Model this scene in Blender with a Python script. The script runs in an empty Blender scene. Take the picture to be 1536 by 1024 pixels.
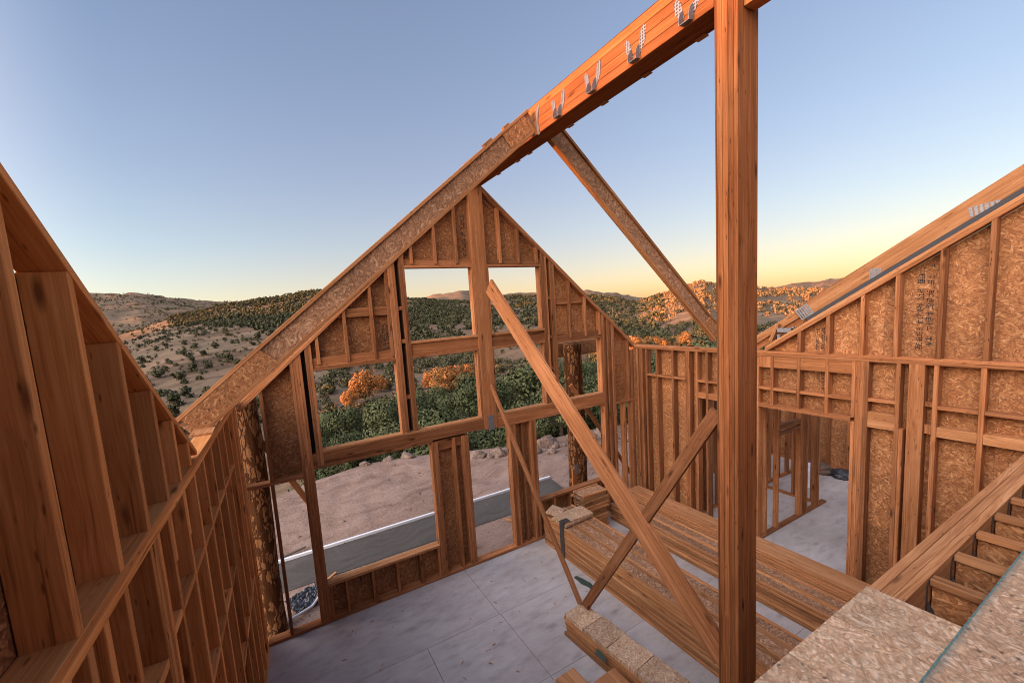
import bpy, math, random
import numpy as np
from mathutils import Vector, Matrix, noise
random.seed(7); RNG = np.random.default_rng(7)
SC = bpy.context.scene; COL = SC.collection
R = math.radians

# ------------------------------------------------------------------ materials
def newmat(name):
    m = bpy.data.materials.new(name); m.use_nodes = True
    nt = m.node_tree
    b = nt.nodes['Principled BSDF']
    return m, nt, b
class NT:
    """tiny helper for node graphs"""
    def __init__(s, nt): s.nt = nt
    def n(s, t, **k):
        o = s.nt.nodes.new(t)
        for a, v in k.items(): setattr(o, a, v)
        return o
    def l(s, a, b): s.nt.links.new(a, b)
    def val(s, sock, v):
        if hasattr(v, 'is_linked') or hasattr(v, 'links'): s.l(v, sock)
        else: sock.default_value = v
    def math(s, op, a, b=0.0, c=None):
        o = s.n('ShaderNodeMath', operation=op)
        s.val(o.inputs[0], a); s.val(o.inputs[1], b)
        if c is not None: s.val(o.inputs[2], c)
        return o.outputs[0]
    def vmath(s, op, a, b):
        o = s.n('ShaderNodeVectorMath', operation=op)
        s.val(o.inputs[0], a); s.val(o.inputs[1], b)
        return o.outputs[0]
    def noise(s, vec, scale=1.0, detail=3.0, rough=.55):
        o = s.n('ShaderNodeTexNoise'); s.val(o.inputs['Vector'], vec)
        o.inputs['Scale'].default_value = scale; o.inputs['Detail'].default_value = detail; o.inputs['Roughness'].default_value = rough
        return o.outputs[0]
    def voro(s, vec, scale=1.0, feature='F1', rnd=1.0):
        o = s.n('ShaderNodeTexVoronoi', feature=feature); s.val(o.inputs['Vector'], vec)
        o.inputs['Scale'].default_value = scale; o.inputs['Randomness'].default_value = rnd
        return o
    def ramp(s, fac, stops, interp='LINEAR'):
        o = s.n('ShaderNodeValToRGB'); o.color_ramp.interpolation = interp
        e = o.color_ramp.elements
        while len(e) < len(stops): e.new(0.5)
        for x, (p, c) in zip(e, stops):
            x.position = p; x.color = (*c, 1) if len(c) == 3 else c
        s.val(o.inputs[0], fac)
        return o.outputs[0]
    def mix(s, f, a, b, mode='MIX'):
        o = s.n('ShaderNodeMix', data_type='RGBA', blend_type=mode)
        s.val(o.inputs[0], f)
        s.val(o.inputs[6], a if not isinstance(a, tuple) else (*a, 1)); s.val(o.inputs[7], b if not isinstance(b, tuple) else (*b, 1))
        return o.outputs[2]
    def mapr(s, v, a, b, c, d):
        o = s.n('ShaderNodeMapRange'); s.val(o.inputs[0], v)
        for i, x in enumerate((a, b, c, d)): o.inputs[i+1].default_value = x
        return o.outputs[0]
    def gc(s, seed=True):
        a = s.n('ShaderNodeAttribute', attribute_name='gc')
        if not seed: return a.outputs['Vector'], None
        oi = s.n('ShaderNodeObjectInfo')
        rv = s.n('ShaderNodeCombineXYZ')
        s.l(s.math('MULTIPLY', oi.outputs['Random'], 41.0), rv.inputs[0]); s.l(s.math('MULTIPLY', oi.outputs['Random'], 17.0), rv.inputs[1]); s.l(s.math('MULTIPLY', oi.outputs['Random'], 29.0), rv.inputs[2])
        return s.vmath('ADD', a.outputs['Vector'], rv.outputs[0]), oi.outputs['Random']
    def bump(s, h, bsdf, strength=.3, dist=.01):
        o = s.n('ShaderNodeBump'); o.inputs['Strength'].default_value = strength; o.inputs['Distance'].default_value = dist
        s.l(h, o.inputs['Height']); s.l(o.outputs[0], bsdf.inputs['Normal'])

def wood(name, dark, mid, light, lam=0.0, knots=1.0, rough=.72, tone=(.66, 1.28)):
    m, nt, b = newmat(name); q = NT(nt)
    v, rnd = q.gc()
    warp = q.noise(q.vmath('MULTIPLY', v, (.9, 5, 5)), 1, 2)
    wv = q.n('ShaderNodeCombineXYZ'); q.l(q.math('MULTIPLY', warp, .11), wv.inputs[1]); q.l(q.math('MULTIPLY', warp, .08), wv.inputs[2])
    v2 = q.vmath('ADD', v, wv.outputs[0])
    n1 = q.noise(q.vmath('MULTIPLY', v2, (1.3, 95, 95)), 1, 3, .6)
    n2 = q.noise(q.vmath('MULTIPLY', v2, (.6, 22, 22)), 1, 2)
    n3 = q.noise(q.vmath('MULTIPLY', v, (1.1, 3.5, 3.5)), 1, 2)
    f = q.math('ADD', q.math('MULTIPLY', n1, .45), q.math('ADD', q.math('MULTIPLY', n2, .40), q.math('MULTIPLY', n3, .25)))
    c = q.ramp(f, [(.38, tuple(.62*x for x in dark)), (.46, tuple(.5*x+.5*y for x, y in zip(dark, mid))), (.55, mid), (.69, light)])
    c = q.mix(1.0, c, q.ramp(q.math('FRACT', q.math('MULTIPLY', rnd, 7.31)), [(0, (tone[0],)*3), (.5, (1, .99, .97)), (1, (tone[1], tone[1]*.98, tone[1]*.93))]), 'MULTIPLY')
    if lam:
        z = q.n('ShaderNodeSeparateXYZ'); q.l(q.n('ShaderNodeAttribute', attribute_name='gc').outputs['Vector'], z.inputs[0])
        t = q.math('MULTIPLY', q.math('ADD', z.outputs[2], .1), 1.0/lam)
        w = q.n('ShaderNodeTexWhiteNoise', noise_dimensions='1D'); q.l(q.math('FLOOR', t), w.inputs['W'])
        c = q.mix(1.0, c, q.ramp(w.outputs[0], [(0, (.66, .63, .60)), (1, (1.14, 1.13, 1.1))]), 'MULTIPLY')
        fr = q.math('FRACT', t)
        line = q.math('LESS_THAN', fr, .085)
        c = q.mix(q.math('MULTIPLY', line, .88), c, (dark[0]*.3, dark[1]*.28, dark[2]*.28))
    if knots:
        kv = q.vmath('MULTIPLY', v2, (2.4, 9, 9))
        k = q.voro(kv, 1.0)
        kk = q.n('ShaderNodeSeparateColor'); q.l(k.outputs['Color'], kk.inputs[0])
        on = q.math('GREATER_THAN', kk.outputs[0], .45)
        msk = q.math('MULTIPLY', q.mapr(k.outputs['Distance'], .07, .20, .85*knots, 0), on)
        c = q.mix(msk, c, (dark[0]*.22, dark[1]*.20, dark[2]*.22))
        # small nail and pitch flecks
        kv = q.vmath('MULTIPLY', v2, (9, 40, 40)); k = q.voro(kv, 1.0)
        kk = q.n('ShaderNodeSeparateColor'); q.l(k.outputs['Color'], kk.inputs[0])
        on = q.math('GREATER_THAN', kk.outputs[1], .72)
        msk = q.math('MULTIPLY', q.mapr(k.outputs['Distance'], .10, .24, .75*knots, 0), on)
        c = q.mix(msk, c, (dark[0]*.2, dark[1]*.18, dark[2]*.18))
    q.l(c, b.inputs['Base Color']); b.inputs['Roughness'].default_value = .85; b.inputs['Specular IOR Level'].default_value = .10
    q.bump(q.math('ADD', n1, q.math('MULTIPLY', n2, .5)), b, .35, .004)
    return m

def osb(name, cols, shift=1.0, flake=1.0):
    m, nt, b = newmat(name); q = NT(nt)
    v, rnd = q.gc()
    wob = q.noise(v, 7, 2)
    wv = q.n('ShaderNodeCombineXYZ'); q.l(q.math('MULTIPLY', wob, .05), wv.inputs[0]); q.l(q.math('MULTIPLY', wob, .05), wv.inputs[1])
    v = q.vmath('ADD', v, wv.outputs[0])
    best = None; col = None; edge = None
    for i, ang in enumerate((12, 52, 96, 143, -28)):
        mp = q.n('ShaderNodeMapping'); q.l(v, mp.inputs[0]); mp.inputs['Rotation'].default_value = (0, 0, R(ang)); mp.inputs['Location'].default_value = (i*3.7, i*1.3, 0)
        sv = q.vmath('MULTIPLY', mp.outputs[0], (8.5*flake, 34*flake, .7))
        k = q.voro(sv, 1.0, rnd=1.0)
        cs = q.n('ShaderNodeSeparateColor'); q.l(k.outputs['Color'], cs.inputs[0])
        h = cs.outputs[0]; shade = cs.outputs[1]
        e = q.mapr(k.outputs['Distance'], .38, .70, 0, 1)
        if best is None: best, col, edge = h, shade, e
        else:
            g = q.math('GREATER_THAN', h, best)
            mx = lambda a, bb: q.math('ADD', q.math('MULTIPLY', g, a), q.math('MULTIPLY', q.math('SUBTRACT', 1.0, g), bb))
            col, edge, best = mx(shade, col), mx(e, edge), q.math('MAXIMUM', h, best)
    c = q.ramp(col, cols)
    c = q.mix(q.math('MULTIPLY', edge, .40), c, tuple(x*.30 for x in cols[0][1]))
    fine = q.noise(q.vmath('MULTIPLY', v, (60, 60, 3)), 1, 2)
    c = q.mix(1.0, c, q.ramp(fine, [(.3, (.8, .8, .8)), (.7, (1.15, 1.15, 1.15))]), 'MULTIPLY')
    c = q.mix(1.0, c, q.ramp(q.math('FRACT', q.math('MULTIPLY', rnd, 5.7)), [(0, (.80, .79, .78)), (1, (1.14, 1.13, 1.12))]), 'MULTIPLY')
    big = q.noise(v, 1.4, 2)
    c = q.mix(1.0, c, q.ramp(big, [(.3, (.82, .82, .82)), (.7, (1.12, 1.1, 1.08))]), 'MULTIPLY')
    dk = q.voro(q.vmath('MULTIPLY', v, (22, 30, 1)), 1.0)
    dc = q.n('ShaderNodeSeparateColor'); q.l(dk.outputs['Color'], dc.inputs[0])
    msk = q.math('MULTIPLY', q.mapr(dk.outputs['Distance'], .12, .3, .8, 0), q.math('GREATER_THAN', dc.outputs[2], .86))
    c = q.mix(msk, c, tuple(x*.18 for x in cols[0][1]))
    q.l(c, b.inputs['Base Color']); b.inputs['Roughness'].default_value = .7; b.inputs['Specular IOR Level'].default_value = .25
    q.bump(q.math('SUBTRACT', best, edge), b, .35, .004)
    return m

def plain(name, col, rough=.6, metal=0.0, nscale=0, namp=.25):
    m, nt, b = newmat(name); q = NT(nt)
    b.inputs['Roughness'].default_value = rough; b.inputs['Metallic'].default_value = metal
    if nscale:
        tc = q.n('ShaderNodeTexCoord')
        f = q.noise(tc.outputs['Object'], nscale, 4)
        c = q.mix(1.0, (col[0], col[1], col[2]), q.ramp(f, [(.3, (1-namp,)*3), (.7, (1+namp,)*3)]), 'MULTIPLY')
        q.l(c, b.inputs['Base Color'])
    else: b.inputs['Base Color'].default_value = (*col, 1)
    return m

LUM = wood('framing_lumber', (.165, .056, .021), (.315, .122, .048), (.45, .195, .088), lam=0)
LUM_LIT = wood('lightened_lumber', (.40, .138, .038), (.64, .250, .078), (.74, .34, .125), knots=.9, tone=(.74, 1.2))  # framing lumber lightened so the dimly lit left wall reads brighter
LUM2 = wood('fir_plank', (.20, .070, .024), (.355, .137, .052), (.47, .205, .088), knots=.9, tone=(.82, 1.2))
GLU = wood('laminated_beam_wood', (.13, .040, .013), (.245, .084, .029), (.34, .132, .052), lam=.042, knots=.9, tone=(.95, 1.08))
GLB = wood('ridge_beam_wood', (.18, .054, .016), (.31, .102, .033), (.40, .150, .055), lam=.09, knots=.7, tone=(.95, 1.08))
LVL = wood('veneer_lumber', (.24, .092, .037), (.40, .175, .074), (.53, .265, .125), lam=0, knots=.7, tone=(.85, 1.15))
FLG = wood('flange_wood', (.23, .088, .034), (.40, .172, .070), (.53, .265, .122), knots=.8, tone=(.66, 1.22))
OSB = osb('strand_board', [(0, (.28, .103, .036)), (.4, (.39, .160, .058)), (.75, (.48, .215, .084)), (1, (.58, .30, .135))], flake=1.85)
OSB2 = osb('web_strand_board', [(0, (.28, .130, .065)), (.4, (.37, .185, .095)), (.75, (.46, .245, .13)), (1, (.57, .34, .20))], flake=1.6)
OSBF = osb('subfloor_strand_board', [(0, (.52, .30, .165)), (.4, (.63, .395, .23)), (.75, (.69, .455, .28)), (1, (.76, .545, .365))], flake=1.75)
OSBG = osb('sprayed_strand_board', [(0, (.52, .30, .17)), (.4, (.64, .40, .24)), (.75, (.70, .47, .295)), (1, (.78, .56, .385))], flake=1.9)
q = NT(OSBG.node_tree); b_ = OSBG.node_tree.nodes['Principled BSDF']; src = b_.inputs['Base Color'].links[0].from_socket
tc_ = q.n('ShaderNodeTexCoord').outputs['Object']; sp_ = q.n('ShaderNodeSeparateXYZ'); q.l(tc_, sp_.inputs[0])
edge_ = q.math('ADD', sp_.outputs[1], q.math('MULTIPLY', q.math('SUBTRACT', q.noise(q.vmath('MULTIPLY', tc_, (30, 9, 1)), 1, 4, .7), .5), .055))
q.l(q.mix(q.mapr(edge_, .495, .534, 0, .7), src, (.10, .17, .155)), b_.inputs['Base Color'])
GALV = plain('galvanised_steel', (.22, .22, .23), .5, .5, 60, .3)
STRAP = plain('dark_strap', (.045, .036, .03), .9)
INK = plain('black_stamp_ink', (.028, .022, .02), .9)
GREEN = plain('green_edge_paint', (.10, .19, .17), .7, 0, 40, .4)
PLAST = plain('green_plastic_film', (.045, .075, .055), .4)
BLACK = plain('black_plastic_sheet', (.035, .036, .04), .32)
WHITE = plain('white_plastic', (.72, .72, .74), .45)
MATTE = plain('dark_matte', (.045, .043, .045), .8)
GAP_SHADE = plain('gap_shade_black', (.022, .016, .012), .8)  # near-black that stands in for deep shade in the stud gaps
CLOTH = plain('brown_cloth', (.12, .075, .05), .9, 0, 12, .5)

def floor_mat():
    m, nt, b = newmat('weathered_grey_deck'); q = NT(nt)
    tc = q.n('ShaderNodeTexCoord').outputs['Object']
    sm = q.noise(q.vmath('MULTIPLY', tc, (3.2, 7.5, 1)), 1, 5, .65)
    bg = q.noise(tc, .9, 4)
    c = q.ramp(sm, [(.30, (.36, .30, .265)), (.46, (.455, .390, .345)), (.62, (.505, .437, .392)), (.8, (.57, .50, .455))])
    c = q.mix(1.0, c, q.ramp(bg, [(.3, (.84, .83, .82)), (.7, (1.1, 1.1, 1.1))]), 'MULTIPLY')
    du = q.noise(q.vmath('MULTIPLY', tc, (1.1, 2.3, 1)), 1, 6, .72)
    c = q.mix(q.mapr(du, .54, .72, 0, .42), c, (.34, .225, .145))
    st = q.voro(q.vmath('MULTIPLY', tc, (2.2, 6, 1)), 1.0); sc = q.n('ShaderNodeSeparateColor'); q.l(st.outputs['Color'], sc.inputs[0])
    wn = q.noise(tc, 14, 3)
    msk = q.math('MULTIPLY', q.mapr(q.math('ADD', st.outputs['Distance'], q.math('MULTIPLY', wn, .3)), .22, .42, .42, 0), q.math('GREATER_THAN', sc.outputs[0], .66))
    c = q.mix(msk, c, (.17, .145, .14))
    fl = q.noise(q.vmath('MULTIPLY', tc, (70, 70, 1)), 1, 2)
    c = q.mix(1.0, c, q.ramp(fl, [(.3, (.9, .9, .9)), (.7, (1.08, 1.08, 1.08))]), 'MULTIPLY')
    q.l(c, b.inputs['Base Color']); b.inputs['Roughness'].default_value = .75
    q.bump(sm, b, .15, .004)
    return m
DECK = floor_mat()

def soil_mat(name, cols, sc=1.0, bump=.6):
    m, nt, b = newmat(name); q = NT(nt)
    tc = q.n('ShaderNodeTexCoord').outputs['Object']
    w = q.noise(tc, .5*sc, 3)
    wv = q.n('ShaderNodeCombineXYZ'); q.l(q.math('MULTIPLY', w, 3.0), wv.inputs[0]); q.l(q.math('MULTIPLY', w, 2.0), wv.inputs[1])
    v = q.vmath('ADD', tc, wv.outputs[0])
    tr = q.noise(q.vmath('MULTIPLY', v, (1.2*sc, 5.5*sc, 1)), 1, 5, .62)
    fn = q.noise(tc, 14*sc, 4, .7)
    bg = q.noise(tc, .22*sc, 3)
    f = q.math('ADD', q.math('MULTIPLY', tr, .55), q.math('ADD', q.math('MULTIPLY', fn, .25), q.math('MULTIPLY', bg, .25)))
    c = q.ramp(f, [(.36, cols[0]), (.50, cols[1]), (.66, cols[2])])
    q.l(c, b.inputs['Base Color']); b.inputs['Roughness'].default_value = .95; b.inputs['Specular IOR Level'].default_value = .1
    q.bump(f, b, bump, .12)
    return m
def terrain_mat():
    m, nt, b = newmat('dry_hillside'); q = NT(nt)
    tc = q.n('ShaderNodeTexCoord').outputs['Object']
    w = q.noise(tc, .5, 3)
    wv = q.n('ShaderNodeCombineXYZ'); q.l(q.math('MULTIPLY', w, 2.4), wv.inputs[0]); q.l(q.math('MULTIPLY', w, 1.6), wv.inputs[1])
    v = q.vmath('ADD', tc, wv.outputs[0])
    tr = q.noise(q.vmath('MULTIPLY', v, (1.4, 3.4, 1)), 1, 5, .64)
    fn = q.noise(tc, 13, 4, .7); bg = q.noise(tc, .25, 3)
    f = q.math('ADD', q.math('MULTIPLY', tr, .5), q.math('ADD', q.math('MULTIPLY', fn, .28), q.math('MULTIPLY', bg, .25)))
    near = q.ramp(f, [(.36, (.135, .080, .056)), (.50, (.245, .158, .118)), (.66, (.33, .228, .180))])
    # far slopes: dry grass, bare earth and low scrub in broad patches
    a = q.noise(q.vmath('MULTIPLY', tc, (.035, .08, .05)), 1, 6, .65)
    d = q.noise(q.vmath('MULTIPLY', tc, (.012, .02, .02)), 1, 5, .6)
    s = q.noise(tc, .55, 3, .7)
    far = q.ramp(a, [(.33, (.060, .040, .026)), (.45, (.130, .082, .050)), (.58, (.20, .127, .078)), (.75, (.26, .17, .108))])
    far = q.mix(q.mapr(d, .42, .60, 0, .6), far, (.155, .125, .085))
    far = q.mix(q.mapr(s, .55, .72, 0, .55), far, (.075, .065, .042))
    m1 = q.noise(q.vmath('MULTIPLY', tc, (.22, .55, .3)), 1, 7, .72); m2 = q.noise(q.vmath('MULTIPLY', tc, (1.1, 2.6, 1)), 1, 4, .7)
    far = q.mix(1.0, far, q.ramp(q.math('ADD', q.math('MULTIPLY', m1, .6), q.math('MULTIPLY', m2, .4)), [(.34, (.60, .57, .55)), (.48, (.90, .88, .86)), (.62, (1.25, 1.22, 1.2))]), 'MULTIPLY')
    kd = q.voro(q.vmath('MULTIPLY', tc, (.42, .42, .0)), 1.0); kc = q.n('ShaderNodeSeparateColor'); q.l(kd.outputs['Color'], kc.inputs[0])
    dot = q.math('MULTIPLY', q.mapr(q.math('ADD', kd.outputs['Distance'], q.math('MULTIPLY', m2, .25)), .20, .36, .55, 0), q.math('GREATER_THAN', kc.outputs[0], .8))
    far = q.mix(dot, far, (.045, .045, .028))
    geo = q.n('ShaderNodeNewGeometry'); sep = q.n('ShaderNodeSeparateXYZ'); q.l(geo.outputs['Position'], sep.inputs[0])
    rr = q.n('ShaderNodeVectorMath', operation='LENGTH'); q.l(geo.outputs['Position'], rr.inputs[0])
    k = q.mapr(q.math('ADD', rr.outputs['Value'], q.math('MULTIPLY', q.noise(tc, .4, 3), 4.0)), 15.5, 19, 0, 1)
    c = q.mix(k, near, far)
    q.l(c, b.inputs['Base Color']); b.inputs['Roughness'].default_value = .95; b.inputs['Specular IOR Level'].default_value = .08
    q.bump(f, b, .9, .09)
    return m
TERR = terrain_mat()
DRIVE = soil_mat('compacted_road_base', [(.062, .052, .044), (.082, .070, .060), (.105, .09, .078)], 1.2, .12)
ROCK = soil_mat('granite_rock', [(.09, .058, .042), (.20, .135, .102), (.30, .215, .172)], 2.2, .9)
def bark_mat():
    m, nt, b = newmat('peeled_bark'); q = NT(nt)
    v, rnd = q.gc()
    w = q.noise(v, 9, 3); wv = q.n('ShaderNodeCombineXYZ')
    for i in range(3): q.l(q.math('MULTIPLY', w, .12), wv.inputs[i])
    v2 = q.vmath('ADD', v, wv.outputs[0])
    kv_ = q.vmath('MULTIPLY', v2, (4.4, 18, 18)); k = q.voro(kv_, 1.0); ke = q.voro(kv_, 1.0, 'DISTANCE_TO_EDGE'); cs = q.n('ShaderNodeSeparateColor'); q.l(k.outputs['Color'], cs.inputs[0])
    patch = q.mapr(ke.outputs['Distance'], .07, .15, 0, 1)
    on = q.math('GREATER_THAN', cs.outputs[0], .28)
    st = q.noise(q.vmath('MULTIPLY', v, (3, 50, 50)), 1, 3)
    lightc = q.ramp(st, [(.3, (.16, .068, .027)), (.7, (.28, .132, .058))])
    darkc = q.ramp(st, [(.3, (.035, .013, .006)), (.7, (.10, .040, .016))])
    c = q.mix(q.math('MULTIPLY', patch, on), darkc, lightc)
    q.l(c, b.inputs['Base Color']); b.inputs['Roughness'].default_value = .95; b.inputs['Specular IOR Level'].default_value = .04
    q.bump(q.math('SUBTRACT', 1.0, q.math('MULTIPLY', patch, on)), b, .8, .012)
    return m
BARK = bark_mat()
def leaf_mat(name, a, bcol, c3):
    m, nt, b = newmat(name); q = NT(nt)
    oi = q.n('ShaderNodeObjectInfo'); tc = q.n('ShaderNodeTexCoord').outputs['Object']
    f = q.noise(tc, 1.6, 3); rn = q.n('ShaderNodeAttribute', attribute_name='rn')
    g = q.math('ADD', q.math('MULTIPLY', f, .5), q.math('ADD', q.math('MULTIPLY', rn.outputs['Fac'], .16), q.math('MULTIPLY', oi.outputs['Random'], .3)))
    q.l(q.ramp(g, [(.15, a), (.42, bcol), (.7, c3)]), b.inputs['Base Color'])
    b.inputs['Roughness'].default_value = .8; b.inputs['Specular IOR Level'].default_value = .15
    return m
LEAF = leaf_mat('evergreen_leaves', (.028, .034, .013), (.066, .076, .030), (.125, .125, .056))
SCRUB = leaf_mat('scrub_leaves', (.032, .034, .015), (.070, .068, .032), (.125, .104, .052))
SUNSCRUB = leaf_mat('sun_tinted_scrub', (.060, .040, .020), (.150, .092, .042), (.25, .155, .075))  # scrub with the orange sun of the right hill put into its colour
GOLD = leaf_mat('sun_tinted_leaves', (.09, .040, .013), (.22, .095, .028), (.34, .165, .055))  # warm sunlight on these trees is put into the leaf colour
TRUNK = plain('tree_bark', (.10, .07, .05), .9)

# ------------------------------------------------------------------ mesh building
class MB:
    def __init__(s): s.v = []; s.f = []; s.g = []
    def add(s, vs, fs, gs):
        o = len(s.v); s.v += [tuple(x) for x in vs]; s.g += [tuple(x) for x in gs]
        s.f += [tuple(i+o for i in f) for f in fs]; return s
    def beam(s, p0, p1, w, h, up=(0, 0, 1), ch=.0025):
        """board from p0 to p1 (axis line through its centre); w across, h along 'up'; long edges eased"""
        p0, p1 = Vector(p0), Vector(p1); d = p1-p0; L = d.length; d.normalize()
        up = Vector(up); up = (up - d*up.dot(d)); 
        if up.length < 1e-6: up = Vector((1, 0, 0)) - d*d.x
        up.normalize(); sd = up.cross(d)
        a, b, c = w/2, h/2, min(ch, w/5, h/5)
        prof = [(-a+c, -b), (a-c, -b), (a, -b+c), (a, b-c), (a-c, b), (-a+c, b), (-a, b-c), (-a, -b+c)]
        o = Vector((random.random()*7, random.random()*3, 0))
        vs, gs = [], []
        for t in (0, L):
            for x, y in prof:
                vs.append(p0+d*t+sd*x+up*y); gs.append((t+o.x, x+o.y, y))
        fs = [(i, (i+1) % 8, 8+(i+1) % 8, 8+i) for i in range(8)] + [tuple(range(7, -1, -1)), tuple(range(8, 16))]
        return s.add(vs, fs, gs)
    def box(s, x0, x1, y0, y1, z0, z1, axis=None, lamax=None, ch=.0025):
        dx, dy, dz = x1-x0, y1-y0, z1-z0; cx, cy, cz = (x0+x1)/2, (y0+y1)/2, (z0+z1)/2
        if axis is None: axis = 'xyz'[max(range(3), key=lambda i: (dx, dy, dz)[i])]
        if axis == 'x': return s.beam((x0, cy, cz), (x1, cy, cz), dy, dz, (0, 0, 1), ch)
        if axis == 'y': return s.beam((cx, y0, cz), (cx, y1, cz), dx, dz, (0, 0, 1), ch)
        if lamax == 'x': return s.beam((cx, cy, z0), (cx, cy, z1), dy, dx, (1, 0, 0), ch)
        return s.beam((cx, cy, z0), (cx, cy, z1), dx, dy, (0, 1, 0), ch)
    def prism(s, poly, plane, a, b):
        """polygon (2-D points) extruded between a and b along the axis normal to plane 'xz' / 'yz' / 'xy'; grain coords lie in the plane"""
        def P(p, t): return (p[0], t, p[1]) if plane == 'xz' else (t, p[0], p[1]) if plane == 'yz' else (p[0], p[1], t)
        n = len(poly); vs = [P(p, a) for p in poly]+[P(p, b) for p in poly]
        ox, oy = random.random()*5, random.random()*5
        gs = [(p[0]+ox, p[1]+oy, 0) for p in poly]*2
        fs = [tuple(range(n))[::-1], tuple(range(n, 2*n))]+[(i, (i+1) % n, n+(i+1) % n, n+i) for i in range(n)]
        return s.add(vs, fs, gs)
    def tube(s, pts, r, n=12, cap=True):
        pts = [Vector(p) for p in pts]; rs = r if isinstance(r, (list, tuple)) else [r]*len(pts)
        vs, gs, fs = [], [], []; acc = 0
        for i, p in enumerate(pts):
            t = (pts[min(i+1, len(pts)-1)]-pts[max(i-1, 0)]).normalized()
            u = t.orthogonal().normalized() if i == 0 else (u - t*u.dot(t)).normalized()
            w = t.cross(u)
            if i: acc += (p-pts[i-1]).length
            for k in range(n):
                a = 2*math.pi*k/n
                vs.append(p+(u*math.cos(a)+w*math.sin(a))*rs[i]); gs.append((acc, math.cos(a)*rs[i], math.sin(a)*rs[i]))
        for i in range(len(pts)-1):
            for k in range(n): fs.append((i*n+k, i*n+(k+1) % n, (i+1)*n+(k+1) % n, (i+1)*n+k))
        if cap: fs += [tuple(range(n))[::-1], tuple(range((len(pts)-1)*n, len(pts)*n))]
        return s.add(vs, fs, gs)
    def mesh(s, name, mat, off=(0, 0, 0)):
        me = bpy.data.meshes.new(name)
        ox, oy, oz = off
        me.from_pydata([(x-ox, y-oy, z-oz) for x, y, z in s.v], [], s.f)
        at = me.attributes.new('gc', 'FLOAT_VECTOR', 'POINT'); at.data.foreach_set('vector', np.array(s.g, dtype=np.float32).ravel())
        me.materials.append(mat); me.validate(); me.update()
        return me
    def build(s, name, mat, parent=None, base=None, smooth=False, label=None):
        """base None: vertices are taken in world space and made local to the root thing; base 'local': vertices are already local"""
        if parent is not None:
            root = parent
            while root.parent: root = root.parent
            off = (0, 0, 0) if base == 'local' else tuple(root.location)
        else: off = base if base else (0, 0, 0)
        me = s.mesh(name, mat, off)
        if smooth:
            for p in me.polygons: p.use_smooth = True
        o = bpy.data.objects.new(name, me); COL.objects.link(o)
        if parent is not None: o.parent = parent
        elif base: o.location = base
        if label: o['label'] = label
        return o
def tag(o, label=None, cat=None, group=None, kind=None):
    if label: o['label'] = label
    if cat: o['category'] = cat
    if group: o['group'] = group
    if kind: o['kind'] = kind
    return o
def thing(name, label, cat, loc=(0, 0, 0), rotz=0, group=None):
    o = bpy.data.objects.new(name, None); COL.objects.link(o); o.empty_display_size = .2
    o.location = loc; o.rotation_euler = (0, 0, rotz)
    return tag(o, label, cat, group)
def dup(o, loc=None, rotz=None, label=None, parent=None):
    c = o.copy(); COL.objects.link(c); c.parent = parent
    if loc is not None: c.location = loc
    if rotz is not None: c.rotation_euler = (0, 0, rotz)
    if label: c['label'] = label
    for ch in list(o.children): dup(ch, parent=c)
    return c
def pbox(name, mat, parent, x0, x1, y0, y1, z0, z1, axis=None, base=None, lamax=None, label=None):
    return MB().box(x0, x1, y0, y1, z0, z1, axis, lamax).build(name, mat, parent, base, label=label)

def stamp_marks(parent, plane, t, sgn, a0, a1, z0, z1, base=None, cols=2):
    """black ink printing on a sheet: columns of upright strokes, too worn to read, raised 1 mm"""
    mb = MB(); rr = random.Random(int(abs(a0*1000)+z0*100))
    w = (a1-a0)/cols
    for c in range(cols):
        z = z0
        while z < z1-.02:
            hgt = rr.uniform(.03, .075) if c % 2 == 0 else rr.uniform(.02, .05)
            u0 = a0+c*w+w*.1; u1 = a0+(c+1)*w-w*.1
            kind = rr.random()
            segs = []
            if kind < .85:
                k = rr.randint(2, 4)
                for i in range(k):
                    f = u0+(u1-u0)*(i+.15)/k
                    lo = z+hgt*rr.choice((0, 0, .3)); hi = z+hgt*rr.choice((.75, .8, .5))
                    segs.append((f, f+(u1-u0)*.11, lo, hi))
                if rr.random() < .6: segs.append((u0, u0+(u1-u0)*rr.uniform(.4, .9), z+hgt*.34, z+hgt*.34+.006))
                if rr.random() < .6: segs.append((u0+(u1-u0)*.2, u1, z+hgt*.7, z+hgt*.7+.007))
            for (p, q_, lo, hi) in segs:
                if hi > z1: continue
                mb.prism([(p, lo), (q_, lo), (q_, hi), (p, hi)], plane, t, t+sgn*.0015)
            z += hgt
    return mb.build('printed_stamp', INK, parent, base)

# ------------------------------------------------------------------ camera
cam = bpy.data.cameras.new('camera'); co = bpy.data.objects.new('camera', cam); COL.objects.link(co); SC.camera = co
Mr = ((0.8810228, -0.46775438, -0.07074371), (-0.11348472, -0.06379628, -0.99148941), (0.45926033, 0.8815531, -0.10928895))
X, Y, Z = Vector(Mr[0]), -Vector(Mr[1]), -Vector(Mr[2])
co.matrix_world = Matrix.Translation((0, 0, 4.5)) @ Matrix(((X.x, Y.x, Z.x), (X.y, Y.y, Z.y), (X.z, Y.z, Z.z))).to_4x4()
cam.sensor_width = 36; cam.lens = 602.852/1536*36
cam.shift_x = 43.44/1536; cam.shift_y = 22.15/1536
cam.clip_start = .05; cam.clip_end = 9000

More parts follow.
